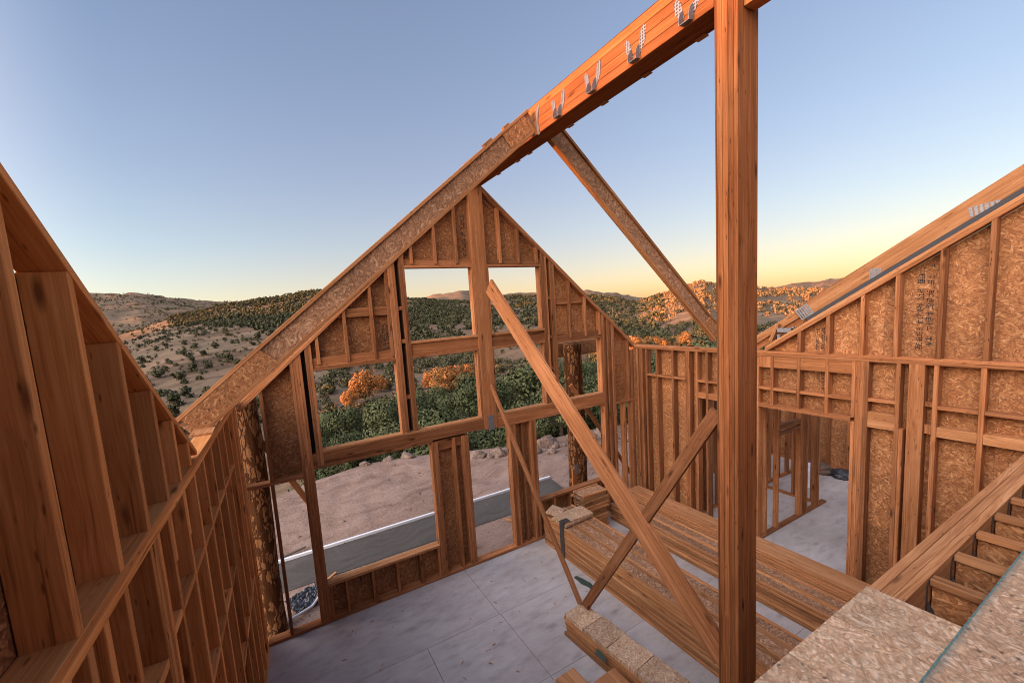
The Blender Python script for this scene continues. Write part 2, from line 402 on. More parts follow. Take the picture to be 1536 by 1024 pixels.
# ------------------------------------------------------------------ light
SUN_EL, SUN_AZ = 4.2, -78.0          # azimuth from +Y, clockwise
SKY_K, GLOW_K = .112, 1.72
RIDGE_EL = 5.1                      # unseen ridge added in the west, its height set to shade the site
w = bpy.data.worlds.new('World'); SC.world = w; w.use_nodes = True
nt = w.node_tree; q = NT(nt); bg = nt.nodes['Background']
sky = q.n('ShaderNodeTexSky', sky_type='NISHITA'); sky.sun_disc = False
sky.sun_elevation = R(SUN_EL); sky.sun_rotation = R(SUN_AZ); sky.air_density = 1.0; sky.dust_density = 1.0; sky.ozone_density = 1.6; sky.altitude = 900
q.l(sky.outputs[0], bg.inputs[0]); bg.inputs[1].default_value = .05
# evening sky added to it: blue overhead, cream to yellow at the horizon, and the bright afterglow around the sun in the west
def lin(r, g, b, k=1.0): return tuple(k*((c/255+.055)/1.055)**2.4 for c in (r, g, b))
tcw = q.n('ShaderNodeTexCoord').outputs['Generated']
nz = q.n('ShaderNodeVectorMath', operation='NORMALIZE'); q.l(tcw, nz.inputs[0]); sp = q.n('ShaderNodeSeparateXYZ'); q.l(nz.outputs[0], sp.inputs[0])
el = q.math('MULTIPLY', q.math('ARCSINE', sp.outputs[2]), 2/math.pi)
SKY_EAST = q.ramp(el, [(0, lin(245, 165, 140)), (.045, lin(236, 172, 156)), (.11, lin(210, 182, 188)), (.20, lin(186, 178, 204)), (.33, lin(162, 166, 200)), (.50, lin(136, 144, 182)), (.62, lin(114, 124, 158)), (1, lin(128, 132, 170))])
SKY_NORTH = q.ramp(el, [(0, lin(240, 192, 176)), (.045, lin(228, 196, 188)), (.11, lin(196, 190, 202)), (.20, lin(174, 172, 200)), (.33, lin(148, 154, 190)), (.50, lin(126, 134, 170)), (.62, lin(108, 118, 152)), (1, lin(126, 130, 168))])
hl = q.n('ShaderNodeVectorMath', operation='MULTIPLY'); q.l(nz.outputs[0], hl.inputs[0]); hl.inputs[1].default_value = (1, 1, 0)
hn = q.n('ShaderNodeVectorMath', operation='NORMALIZE'); q.l(hl.outputs[0], hn.inputs[0])
def toward(az):
    d = q.n('ShaderNodeVectorMath', operation='DOT_PRODUCT'); q.l(hn.outputs[0], d.inputs[0]); d.inputs[1].default_value = (math.sin(R(az)), math.cos(R(az)), 0); return d.outputs['Value']
skyc = q.mix(q.mapr(toward(75), .05, .95, 0, 1), SKY_NORTH, SKY_EAST)
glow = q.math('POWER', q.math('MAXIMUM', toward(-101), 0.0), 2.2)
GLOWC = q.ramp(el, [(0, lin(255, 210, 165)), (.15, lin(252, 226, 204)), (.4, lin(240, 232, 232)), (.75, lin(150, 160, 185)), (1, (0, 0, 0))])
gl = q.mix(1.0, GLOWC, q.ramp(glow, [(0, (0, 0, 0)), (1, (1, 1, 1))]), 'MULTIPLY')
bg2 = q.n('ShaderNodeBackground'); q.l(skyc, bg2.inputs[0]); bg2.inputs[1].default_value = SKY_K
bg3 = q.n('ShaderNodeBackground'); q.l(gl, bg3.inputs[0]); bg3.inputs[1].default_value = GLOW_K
ad = q.n('ShaderNodeAddShader'); q.l(bg.outputs[0], ad.inputs[0]); q.l(bg2.outputs[0], ad.inputs[1])
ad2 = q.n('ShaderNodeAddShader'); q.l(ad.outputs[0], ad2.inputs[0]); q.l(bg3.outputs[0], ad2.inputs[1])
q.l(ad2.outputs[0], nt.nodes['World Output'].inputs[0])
sd = Vector((math.sin(R(SUN_AZ))*math.cos(R(SUN_EL)), math.cos(R(SUN_AZ))*math.cos(R(SUN_EL)), math.sin(R(SUN_EL))))
sl = bpy.data.lights.new('sun', 'SUN'); so = bpy.data.objects.new('sun', sl); COL.objects.link(so)
sl.energy = 5.0; sl.angle = R(.5); sl.color = (1.0, .37, .10)
so.rotation_euler = sd.to_track_quat('Z', 'Y').to_euler(); so.location = (-30, 10, 40)
SC.cycles.filter_width = 1.0
SC.view_settings.view_transform = 'Standard'; SC.view_settings.look = 'None'; SC.view_settings.gamma = 1
SC.view_settings.exposure = 2.22

# ------------------------------------------------------------------ terrain
def sstep(t):
    t = np.clip(t, 0, 1); return t*t*(3-2*t)
def crest(az, pts): return np.interp(az, [p[0] for p in pts], [p[1] for p in pts])
NOTCH_EL = 1.3                       # saddle cut in that unseen ridge so sun reaches the valley trees
LAYERS = [  # crest distance, foot distance, foot height, crest elevation by azimuth (degrees from +Y toward +X)
 (470, 55, -9.5, [(-60, -9), (-40, -6), (-20, -1.2), (-13, .7), (-10, 1.75), (-6.9, 2.4), (-1.7, 3.25), (3.2, 3.85), (6.4, 4.05), (11, 3.8), (18, 2.3), (22, 1.75), (26, 1.6), (31, 1.85), (37, 1.6), (43, 1.05), (46, .4), (50, -.8), (56, -2.4), (64, -3.5), (90, -5), (120, -6)]),
 (1500, 500, -5, [(-60, 3.0), (-40, 3.8), (-20, 4.5), (-15.4, 4.67), (-12.6, 4.74), (-8.6, 3.95), (-2.8, 3.2), (5, 2.4), (14, 1.5), (20, .5), (40, -.5), (180, -.5)]),
 (1650, 700, -5, [(-60, -1), (10, .5), (17, 2.1), (21.2, 2.85), (24.9, 3.3), (27.5, 2.75), (31.5, 2.3), (40, 1.95), (43, 1.78), (46, 1.2), (50, .2), (60, -.2), (180, -.5)]),
 (400, 45, -9.5, [(-60, -9), (30, -8), (40, -4.5), (44, -1.6), (48, -.6), (52.4, .55), (54.5, 1.2), (56.2, 1.65), (57.8, 1.0), (60, .5), (63, .1), (66, -.15), (70, -.3), (85, -.3), (110, 0), (125, -4), (180, -6)]),
 (1900, 700, -5, [(-60, -1), (50, -.6), (60, -.2), (63.9, .5), (66, .72), (67, .5), (68.2, .85), (69.5, .85), (74, 1.0), (90, .6), (180, 0)]),
 (330, 245, -8, [(-180, 3.0), (-150, 3.5), (-120, RIDGE_EL), (-71.5, RIDGE_EL), (-68.5, NOTCH_EL), (-65, NOTCH_EL), (-62.5, 4.3), (-56, 3.7), (-46, 3.7), (-40, 4.6), (-36, 5.5), (-31, 5.3), (-26, -6), (180, -9)]),
]
def height(x, y):
    """terrain height for numpy arrays of ground positions"""
    r = np.hypot(x, y); az = np.degrees(np.arctan2(x, y))
    # building pad, then the edge of the lot and the valley
    edge = 11.6 + 1.6*np.exp(-((x-2.5)/3.0)**2) - .10*np.clip(x-6, 0, 8)
    out = np.maximum(y-edge, np.maximum(np.maximum(-x-5.5, x-16.5)*.8, -y-13))
    z = -.3 - 3.2*sstep(out/6.0) - 5.6*sstep((out-4)/42.0) - 1.2*sstep((out-60)/120)
    z = np.where(r > 60, np.minimum(z, -8.8), z)
    best = z
    for Rc, R0, zb, pts in LAYERS:
        e = crest(az, pts); Hc = 4.5+Rc*np.tan(np.radians(e))
        t = (r-R0)/(Rc-R0)
        up = zb+(Hc-zb)*np.where(t < 1, np.clip(t, 0, 1)**1.15, 1)
        dn = Hc-(r-Rc)*.20
        h = np.where(r < Rc, up, dn); h = np.where(r < R0, -99, h)
        k = 2.0
        m = np.maximum(best, h); dlt = np.abs(best-h)
        best = m + np.where(dlt < k, (k-dlt)**2/(4*k), 0)*np.where(r < 30, 0, 1)
    return best
def rough(x, y, h):
    r = math.hypot(x, y)
    if r < 9.5 and y < 9: a = .0
    a = .05*min(1, max(0, (r-7.5)/3))
    if 7.7 < y < 9.05 and -6.2 < x < 6.65: a = 0
    n = noise.noise(Vector((x*.9, y*.9, 0)))*a + noise.noise(Vector((x*3.1, y*3.1, 5)))*a*.5
    if r > 14:
        s = min(1, (r-14)/20)
        n += s*(noise.noise(Vector((x*.09, y*.09, 1)))*.6)
    if r > 60:
        s = min(1, (r-60)/200)
        n += s*(noise.fractal(Vector((x*.016, y*.016, 2)), .9, 2.1, 5)*min(9.0, r*.0105))
    return h+n
az_in = np.arange(-40, 100.1, .45); az_out = np.arange(100.5, 319.6, 2.5)
AZ = np.concatenate([az_in, az_out])
RAD = np.concatenate([np.array([.5, 3, 5, 6.2]), np.arange(6.6, 19, .22), np.geomspace(19.3, 3200, 150)])
azr = np.radians(AZ)
XX = RAD[:, None]*np.sin(azr)[None, :]; YY = RAD[:, None]*np.cos(azr)[None, :]
HH = height(XX, YY)
verts = []
for i in range(len(RAD)):
    for j in range(len(AZ)):
        x, y = float(XX[i, j]), float(YY[i, j]); verts.append((x, y, rough(x, y, float(HH[i, j]))))
nA = len(AZ); faces = []
for i in range(len(RAD)-1):
    for j in range(nA): faces.append((i*nA+j, (i+1)*nA+j, (i+1)*nA+(j+1) % nA, i*nA+(j+1) % nA))
faces.append(tuple(range(nA)))
me = bpy.data.meshes.new('terrain'); me.from_pydata(verts, [], faces); me.materials.append(TERR)
for p in me.polygons: p.use_smooth = True
terr = bpy.data.objects.new('terrain', me); COL.objects.link(terr); tag(terr, kind='structure')
def ground(x, y): return rough(x, y, float(height(np.array([x]), np.array([y]))[0]))

# ------------------------------------------------------------------ vegetation
def crown_arrays(rng, H, W, nblob, nleaf, leaf, squat=1.0):
    """leaf-size quads spread over a clump of lobes: returns verts (n,4,3) and a random value per leaf"""
    cs = []
    for i in range(nblob):
        t = rng.random(); a = rng.random()*2*math.pi
        zc = H*(.24+.58*t); rad = W*.5*math.sqrt(max(.05, 1-((t-.32)/.78)**2))*rng.uniform(.25, .80)
        cs.append((rad*math.cos(a), rad*math.sin(a), zc*squat, W*rng.uniform(.12, .225)))
    Q = []; V = []; N = []
    for i in range(nleaf):
        c = cs[rng.integers(nblob)]
        d = rng.normal(size=3); d /= np.linalg.norm(d); d[2] = d[2]*.85+.12
        p = np.array(c[:3])+d*c[3]*(1.04-.5*rng.random()**2.2)
        nrm = d+rng.normal(size=3)*.55; nrm /= np.linalg.norm(nrm)
        u = np.cross(nrm, rng.normal(size=3)); u /= np.linalg.norm(u); v = np.cross(nrm, u)
        s = leaf*rng.uniform(.6, 1.3)
        Q.append([p-u*s-v*s*.6, p+u*s*.9-v*s*.55, p+u*s+v*s*.6, p-u*s*.85+v*s*.65]); V.append(rng.random()); nn = d+np.array([0, 0, .25])+.35*nrm; N.append(nn/np.linalg.norm(nn))
    return np.array(Q), np.array(V), np.array(N)
def quads_mesh(name, Q, V, mat, N=None):
    n = len(Q); me = bpy.data.meshes.new(name)
    me.vertices.add(n*4); me.vertices.foreach_set('co', Q.reshape(-1).astype(np.float32))
    me.loops.add(n*4); me.loops.foreach_set('vertex_index', np.arange(n*4, dtype=np.int32))
    me.polygons.add(n); me.polygons.foreach_set('loop_start', np.arange(0, n*4, 4, dtype=np.int32)); me.polygons.foreach_set('loop_total', np.full(n, 4, dtype=np.int32))
    me.update(calc_edges=True)
    a = me.attributes.new('rn', 'FLOAT', 'POINT'); a.data.foreach_set('value', np.repeat(V, 4).astype(np.float32))
    me.materials.append(mat); me.validate()
    if N is not None:
        for_n = np.repeat(N, 4, axis=0).astype(np.float32); me.polygons.foreach_set('use_smooth', np.ones(n, dtype=bool)); me.normals_split_custom_set([tuple(v) for v in for_n])
    return me
def trunk_mesh(H, W, rng):
    mb = MB(); mb.tube([(0, 0, -.5), (.03, .02, H*.2), (-.04, .05, H*.45), (.02, 0, H*.75)], [.13*H/3, .11*H/3, .07*H/3, .02], 7)
    for k in range(5):
        a = rng.random()*6.28; z0 = H*rng.uniform(.18, .45)
        mb.tube([(0, 0, z0), (W*.2*math.cos(a), W*.2*math.sin(a), z0+H*.15), (W*.36*math.cos(a), W*.36*math.sin(a), z0+H*.28)], [.05*H/3, .035*H/3, .012], 5)
    return mb.mesh('trunk', TRUNK)
PROTO = []
for k, (H, W, nb, nl, lf) in enumerate([(3.9, 3.6, 26, 5200, .062), (3.3, 3.8, 24, 5000, .062), (4.6, 3.9, 30, 6000, .064), (2.9, 3.1, 18, 3800, .06), (4.1, 4.6, 30, 6400, .064)]):
    rng = np.random.default_rng(40+k); Q, V, N = crown_arrays(rng, H, W, nb, nl, lf)
    PROTO.append((quads_mesh('crown', Q, V, LEAF, N), trunk_mesh(H, W, rng), H, W))
SUNLEAFP = []
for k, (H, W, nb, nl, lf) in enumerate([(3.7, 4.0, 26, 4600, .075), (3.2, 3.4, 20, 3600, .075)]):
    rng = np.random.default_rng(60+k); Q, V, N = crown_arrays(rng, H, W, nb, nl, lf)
    SUNLEAFP.append((quads_mesh('crown', Q, V, GOLD, N), trunk_mesh(H, W, rng), H, W))
LOWP = []
for k, (H, W, nb, nl, lf) in enumerate([(2.6, 3.2, 11, 420, .20), (2.1, 2.9, 9, 360, .19), (3.2, 3.4, 12, 460, .21)]):
    rng = np.random.default_rng(80+k); Q, V, N = crown_arrays(rng, H, W, nb, nl, lf)
    LOWP.append((quads_mesh('crown', Q, V, SCRUB, N), trunk_mesh(H, W, rng), H, W))
TAKEN = []
def plant(name, label, cat, group, protos, x, y, s, rz, sink=.15):
    cm, tm, H, W = random.choice(protos)
    t = thing(name, label, cat, (x, y, ground(x, y)-sink), rz, group)
    for nm, me in (('crown', cm), ('trunk', tm)):
        o = bpy.data.objects.new(nm, me); COL.objects.link(o); o.parent = t; o.scale = (s*random.uniform(.95, 1.05), s*random.uniform(.95, 1.05), s)
    TAKEN.append((x, y, W*s*.5)); return t
def pol(az, r): return r*math.sin(R(az)), r*math.cos(R(az))
# the dark belt of evergreens just below the lot
cnt = 0; tries = 0
rr = random.Random(3)
while cnt < 150 and tries < 6000:
    tries += 1
    az = rr.uniform(3, 64); r = 16.5*math.exp(rr.random()*1.22)
    lim = 46 if az < 30 else 52 if az < 52 else 62
    if r > lim: continue
    if az < 19 and r > 31+1.0*max(0, az-10): continue
    x, y = pol(az, r)
    s = rr.uniform(.75, 1.35)*(1.0 if r > 24 else .72)*(.8 if az < 19 else 1)
    if any((x-a)**2+(y-b)**2 < (.68*(c+1.9*s))**2 for a, b, c in TAKEN): continue
    lab = 'dark evergreen tree in the dense belt below the rocky edge of the lot' if r < 30 else 'dark rounded evergreen farther down the valley beyond the dirt lot'
    plant('evergreen_tree', lab, 'tree', 'evergreens in the belt below the dirt lot', PROTO, x, y, s, rr.random()*6.28); cnt += 1
# one broad sunlit tree and two small ones, sun tinted into the leaves
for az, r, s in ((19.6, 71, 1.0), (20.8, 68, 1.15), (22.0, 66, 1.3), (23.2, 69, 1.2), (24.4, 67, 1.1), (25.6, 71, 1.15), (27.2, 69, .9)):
    x, y = pol(az, r); plant('sun_tinted_tree', 'sun-tinted tree in the sunlit row behind the evergreens in the middle window', 'tree', 'sun-tinted trees in a sunlit row', SUNLEAFP, x, y, s, r)
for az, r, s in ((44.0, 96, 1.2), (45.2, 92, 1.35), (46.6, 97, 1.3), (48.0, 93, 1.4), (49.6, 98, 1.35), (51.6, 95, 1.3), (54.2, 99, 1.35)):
    x, y = pol(az, r); plant('sun_tinted_tree', 'sun-tinted tree showing just above the right wall, left of the timber post', 'tree', 'sun-tinted trees above the right wall', SUNLEAFP, x, y, s, r)
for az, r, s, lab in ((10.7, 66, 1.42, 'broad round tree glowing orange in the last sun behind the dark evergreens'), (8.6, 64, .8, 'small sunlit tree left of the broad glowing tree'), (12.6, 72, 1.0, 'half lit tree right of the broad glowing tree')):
    x, y = pol(az, r); plant('sunlit_tree', lab, 'tree', 'sunlit trees behind the evergreen belt', SUNLEAFP[:1] if s > 1.3 else SUNLEAFP, x, y, s, 1.2)
# scattered bushes on the open slope at the left
cnt = tries = 0
while cnt < 150 and tries < 5000:
    tries += 1
    az = rr.uniform(-17.5, 4); r = 60*math.exp(rr.random()*1.35)
    x, y = pol(az, r); s = rr.uniform(.5, 1.05)
    if any((x-a)**2+(y-b)**2 < (1.0*(c+1.5*s))**2 for a, b, c in TAKEN): continue
    plant('round_bush', 'dark round bush scattered over the open dry slope beyond the left wall', 'bush', 'bushes scattered on the dry slope', LOWP, x, y, s, rr.random()*6.28, .3); cnt += 1
# far woods and scrub nobody could count
def scatter(name, pts, seed, smin, smax, nl=44, mat=None, lf=.34):
    rng = np.random.default_rng(seed); base = []
    for k in range(6):
        base.append(crown_arrays(np.random.default_rng(900+k), 2.5, 3.1, 9, nl, lf))
    Qs, Vs, Ns = [], [], []
    for (x, y, big) in pts:
        Q, V, N = base[rng.integers(6)]; s = rng.uniform(smin, smax)*big; a = rng.random()*6.28
        c, sn = math.cos(a), math.sin(a)
        q2 = Q.copy(); q2[..., 0] = (Q[..., 0]*c-Q[..., 1]*sn)*s+x; q2[..., 1] = (Q[..., 0]*sn+Q[..., 1]*c)*s+y; q2[..., 2] = Q[..., 2]*s+ground(x, y)-.35*s
        n2 = N.copy(); n2[:, 0] = N[:, 0]*c-N[:, 1]*sn; n2[:, 1] = N[:, 0]*sn+N[:, 1]*c; Ns.append(n2); Qs.append(q2); Vs.append(V*.6+rng.random()*.4)
    o = bpy.data.objects.new(name, quads_mesh(name, np.concatenate(Qs), np.concatenate(Vs), mat or SCRUB, np.concatenate(Ns))); COL.objects.link(o)
    return tag(o, kind='stuff')
def field(n, az0, az1, r0, r1, keep, p=1.0, clump=.02):
    out = []
    for i in range(n*8):
        if len(out) >= n: break
        az = rr.uniform(az0, az1); r = math.sqrt(r0*r0+(r1*r1-r0*r0)*rr.random()**p)
        if not keep(az, r): continue
        x, y = pol(az, r)
        if noise.noise(Vector((x*clump, y*clump, 9))) < rr.uniform(-.55, .25): continue
        if r < 100 and any((x-a)**2+(y-b)**2 < (c+1.2)**2 for a, b, c in TAKEN): continue
        out.append((x, y, 1.0))
    return out
upper = field(1000, -29, -3, 230, 470, lambda a, r: True)
scatter('slope_scrub', upper, 8, .45, 1.05)
hillA = field(7600, -10, 52, 110, 475, lambda a, r: r > 120+max(0, (4-a))*15, .85)
scatter('wooded_hill', hillA, 1, .7, 1.4, 56)
mid = field(1500, 5, 75, 44, 150, lambda a, r: True, 1.0, .05)
scatter('valley_scrub', mid, 2, .45, 1.0, 150, None, .19)
hillD = field(3600, 44, 84, 170, 410, lambda a, r: True, .9)
scatter('scrub_on_hill', hillD, 3, .5, 1.2, 44, SUNSCRUB)
slope = field(1000, -29, 5, 62, 300, lambda a, r: True, 1.0, .03)
scatter('low_scrub', slope, 5, .18, .6, 90, None, .22)
far = field(3000, -29, 4, 500, 1450, lambda a, r: True, 1.0, .006)
scatter('far_scrub', [(x, y, 1.9) for x, y, b in far], 4, .4, 1.2, 26)

# rocks along the edge of the lot
def rock(loc, size, seed, label, group='boulders along the edge of the lot'):
    rg = random.Random(seed); mb = MB(); import bmesh
    bm = bmesh.new(); bmesh.ops.create_icosphere(bm, subdivisions=4, radius=1)
    off = Vector((rg.random()*50, rg.random()*50, rg.random()*50))
    planes = [(Vector((rg.gauss(0, 1), rg.gauss(0, 1), rg.gauss(0, .7))).normalized(), rg.uniform(.52, .85)) for _ in range(15)]
    for v in bm.verts:
        p = v.co.copy()
        for n_, d in planes:
            t = p.dot(n_)
            if t > d: p -= n_*(t-d)*.9
        p *= 1+.10*noise.fractal(p*1.4+off, .8, 2.2, 3)+.10*noise.fractal(p*4.5+off, .7, 2.2, 4)
        v.co = Vector((p.x*size[0], p.y*size[1], p.z*size[2]))
    me = bpy.data.meshes.new('boulder'); bm.to_mesh(me); bm.free(); me.materials.append(ROCK)
    for p in me.polygons: p.use_smooth = True
    o = bpy.data.objects.new('boulder', me); COL.objects.link(o); o.location = loc; o.rotation_euler = (0, 0, rg.random()*6)
    return tag(o, label, 'boulder', group)
rocks = [(5.65, 11.75, .5, .34, .24, 'low tan boulder at the lot edge seen through the doorway'), (6.25, 11.5, .46, .36, .31, 'rounded tan boulder beside the upright one at the lot edge'), (6.95, 11.25, .34, .3, .38, 'upright squarish boulder at the lot edge behind the diagonal brace'),
  (5.0, 12.2, .35, .3, .2, 'small boulder at the lot edge left of the low tan one'), (3.75, 13.4, .5, .3, .22, 'flat pale boulder above the top edge of the big lower opening'), (3.1, 13.6, .3, .25, .18, 'little boulder left of the flat pale one'),
  (8.05, 11.2, .62, .5, .42, 'big grey blue boulder on the rubble bank'), (9.2, 11.0, .55, .42, .36, 'pale boulder on top of the rubble bank behind the log'), (10.3, 10.6, .6, .5, .5, 'large grey boulder behind the right studs'),
  (8.6, 10.2, .24, .2, .17, 'fist shaped rock at the foot of the rubble bank'), (11.6, 10.4, .5, .45, .4, 'boulder at the right end of the row'), (-.9, 13.2, .4, .3, .25, 'boulder behind the left log column'),
  (6.6, 11.5, .2, .18, .16, 'small tan rock wedged before the upright boulder'), (5.95, 11.45, .22, .18, .14, 'small rock between the low tan boulder and the rounded one'), (7.4, 11.2, .26, .22, .2, 'small boulder just right of the upright squarish one'), (2.3, 13.5, .3, .22, .15, 'flat stone on the lot edge left of the little boulder')]
for i, (x, y, a, b, c, lab) in enumerate(rocks): rock((x, y, ground(x, y)+c*.10), (a*.8, b*.8, c*.85), 100+i, lab)
# bank of loose rubble behind the right hand log
mbk = []
for i in range(46):
    x = rr.uniform(7.3, 12.5); y = 10.75-.1*(x-7)+rr.gauss(0, .35); s = rr.uniform(.06, .2)
    mbk.append((x, y, s))
import bmesh
bm = bmesh.new()
for (x, y, s) in mbk:
    r0 = bmesh.ops.create_icosphere(bm, subdivisions=2, radius=s)
    for v in r0['verts']:
        p = v.co.copy(); p *= 1+.35*noise.noise(p*6/s*.12+Vector((x*9, y*9, 0))); v.co = Vector((p.x+x, p.y+y, p.z*.75+ground(x, y)+s*.3))
me = bpy.data.meshes.new('rubble'); bm.to_mesh(me); bm.free(); me.materials.append(ROCK)
o = bpy.data.objects.new('rubble', me); COL.objects.link(o); tag(o, kind='stuff')
# small stones lying in the dirt
bm = bmesh.new()
for i in range(130):
    x, y = rr.uniform(-2.5, 9), rr.uniform(6.6, 13); s = rr.choice((.010, .014, .02, .03))*rr.uniform(.7, 1.5)
    r0 = bmesh.ops.create_icosphere(bm, subdivisions=1, radius=s)
    for v in r0['verts']: v.co = Vector((v.co.x*rr.uniform(.8, 1.5)+x, v.co.y*rr.uniform(.8, 1.3)+y, v.co.z*.7+ground(x, y)+s*.25+(.03 if 7.8 < y < 8.95 and x < 6.4 else 0)))
me = bpy.data.meshes.new('loose_stones'); bm.to_mesh(me); bm.free(); me.materials.append(ROCK)
o = bpy.data.objects.new('loose_stones', me); COL.objects.link(o); tag(o, kind='stuff')
# grey road-base strip along the wall, edged with a pale metal form
mb = MB(); mb.prism([(-6, 7.86), (6.35, 7.84), (6.5, 8.9), (-6, 8.9)], 'xy', -.45, -.288)
o = mb.build('driveway', DRIVE); tag(o, kind='structure')
mb = MB(); mb.beam((-6, 8.935, -.285), (6.5, 8.935, -.285), .055, .10); o = mb.build('metal_edging', WHITE, None, (0, 8.935, -.32)); tag(o, 'pale straight metal edging along the far side of the grey driveway', 'edging')

SHADE_WALL_H = 5.1  # height of the shading wall added behind the viewer
# ------------------------------------------------------------------ floor
mb = MB(); rows = [(4.945, 6.185, [-.75, 2.545, 4.985, 6.93]), (3.725, 4.94, [-.75, 1.40, 2.56, 5.0, 6.93]), (2.505, 3.72, [-.75, 2.56, 5.0, 6.93]), (1.285, 2.5, [-.75, 1.4, 2.56, 5.0, 6.93]), (-3, 1.28, [-.75, 2.56, 6.93])]
for y0, y1, xs in rows:
    for a, b in zip(xs, xs[1:]): mb.prism([(a+.003, y0), (b-.003, y0), (b-.003, y1), (a+.003, y1)], 'xy', -.022, 0)
mb.prism([(6.936, -3), (13, -3), (13, 6.33), (6.936, 6.33)], 'xy', -.022, 0)
o = mb.build('floor', DECK); tag(o, kind='structure')
mb = MB(); mb.prism([(-.8, -3), (13, -3), (13, 6.36), (-.8, 6.36)], 'xy', -.45, -.026); o = mb.build('floor_base', MATTE); tag(o, kind='structure')

# ------------------------------------------------------------------ gable wall at the far end
YG = 6.19; CX = 3.29
def rz(x): return 6.69-.855*abs(x-CX)-.058            # underside of the rake plate
gw = thing('gable_wall', 'tall gabled stud wall with window openings at the far end of the room', 'wall', (CX, YG, 0))
def gm(name, x0, x1, z0, z1, k=2, rec=0.0, axis=None, mat=None, dep=.14, label=None):
    if z1 == 'r': z1 = rz((x0+x1)/2)+.012
    return pbox(name, mat or LUM, gw, x0, x1, YG+k*.0016+rec, YG+dep-k*.0011, z0, z1, axis, label=label)
def plies(x0, n, wd, z0, z1, k=2):
    for i in range(n): gm('stud', x0+i*wd+.0008, x0+(i+1)*wd-.0008, z0, z1, k+(i % 2)*1.5)
gm('bottom_plate', -.52, 6.93, 0, .045, 0)
plies(.18, 4, .0385, .045, 'r'); plies(.39, 2, .045, 2.42, 'r')
gm('blocking', -.52, .18, 2.31, 2.355, 1); gm('stud', -.24, -.196, .045, 2.31); gm('stud', -.237, -.192, 2.355, 'r')
for a, b in ((.335, 3.16), (3.42, 6.03)):
    gm('header', a, b, 2.442, 2.618, 4); gm('sill', a+(.145 if a < 1 else 0), b, 2.62, 2.66, -1, mat=FLG); gm('header_plate', a, min(b, 2.17) if a < 1 else b, 2.40, 2.44, 0)
plies(1.68, 3, .04, 2.66, 'r'); plies(1.87, 2, .043, 2.66, 'r')
for z in (4.62, 4.1, 3.2): gm('blocking', 1.802, 1.868, z, z+.06, 5, .02)
# left window
gm('header_plate', .482, 1.678, 3.83, 3.872, 0); gm('header', .482, 1.678, 3.874, 4.01, 4, .03)
for x in (.545, .955, 1.36, 1.632): gm('cripple_stud', x, x+.044, 3.915, 'r', 3, 0, dep=.10)
gm('blocking', .8, 1.63, 4.56, 4.69, 5, .045)
# middle windows
for a, b, js in ((1.957, 3.16, (3.118, 3.158)), (3.42, 4.575, (3.422, 3.452))):
    gm('header_plate', a, b, 5.265, 5.305, 0); gm('header', a, b, 5.307, 5.40, 4, .03)
    gm('transom_rail', a, b, 4.075, 4.115, -1, mat=FLG); gm('transom_rail', a, b, 3.84, 3.88, 0); gm('transom_board', a, b, 3.882, 4.073, 4, .025)
    gm('jamb', js[0], js[1], 2.66, 3.838, 1); gm('jamb', js[0], js[1], 4.117, 5.263, 1)
for x in (2.066, 2.47, 2.85, 3.695, 4.085, 4.47): gm('cripple_stud', x, x+.044, 5.325, 'r', 3, 0, dep=.11)
gm('jamb', 4.532, 4.574, 2.66, 3.838, 1); gm('jamb', 4.532, 4.574, 4.117, 5.263, 1)
kp = gm('king_post', 3.16, 3.42, 2.425, 6.62, -4, mat=LUM2)
pbox('strap', GALV, gw, 3.235, 3.35, YG-.0095, YG-.0068, 2.40, 2.665)
plies(4.577, 3, .04, 2.66, 'r'); plies(4.765, 2, .052, 2.66, 'r')
for z in (4.65, 3.9, 3.3): gm('blocking', 4.699, 4.763, z, z+.06, 5, .02)
# right window
gm('header_plate', 4.872, 6.028, 3.80, 3.842, 0); gm('header', 4.872, 6.028, 3.844, 3.96, 4, .03)
for x in (5.2, 5.59, 5.955): gm('cripple_stud', x, x+.044, 3.87, 'r', 3, 0, dep=.10)
gm('blocking', 4.87, 5.62, 4.54, 4.655, 5, .045); gm('jamb', 5.985, 6.026, 2.66, 3.80, 1)
plies(6.03, 2, .042, .045, 'r'); plies(6.165, 2, .042, .045, 'r'); plies(6.29, 2, .038, .045, 'r')
gm('stud', 6.75, 6.795, 2.387, 'r'); gm('blocking', 6.37, 6.93, 2.34, 2.385, 1); gm('stud', 6.60, 6.645, .045, 2.34); plies(6.83, 2, .047, .045, 3.45)
# lower storey
gm('sill', .335, 2.135, .57, .612, -2, mat=FLG)
for x in (.575, .975, 1.37, 1.77, .337, 2.09): gm('cripple_stud', x, x+.042, .045, .57, 3)
plies(2.137, 3, .041, .045, 2.40); gm('stud', 2.53, 2.575, .045, 2.40); plies(2.70, 3, .043, .045, 2.40); gm('blocking', 2.262, 2.698, 2.23, 2.398, 5, .05)
plies(3.67, 3, .043, .045, 2.40); gm('stud', 3.95, 3.993, .045, 2.40, 5, .03); plies(4.12, 3, .045, .045, 2.40)
gm('sill', 4.257, 6.028, .74, .785, -1)
for x in (4.6, 5.0, 5.4, 5.8): gm('cripple_stud', x, x+.042, .045, .74, 3)
for a, b in ((-.50, 3.158), (3.422, 6.96)):
    za, zb = rz(a)+.029, rz(b)+.029
    MB().beam((a, YG+.069, za), (b, YG+.069, zb), .148, .044).build('rake_plate', LUM, gw)
    MB().beam((a, YG+.085, za+.056), (b, YG+.085, zb+.056), .13, .038).build('rake_plate', FLG, gw)
def gp(name, x0, x1, z0, z1=None):
    poly = [(x0, z0), (x1, z0), (x1, z1 if z1 else rz(x1)), (x0, z1 if z1 else rz(x0))]
    return MB().prism(poly, 'xz', YG+.1415, YG+.153).build(name, GAP_SHADE if name == 'shade_panel' else OSB, gw)
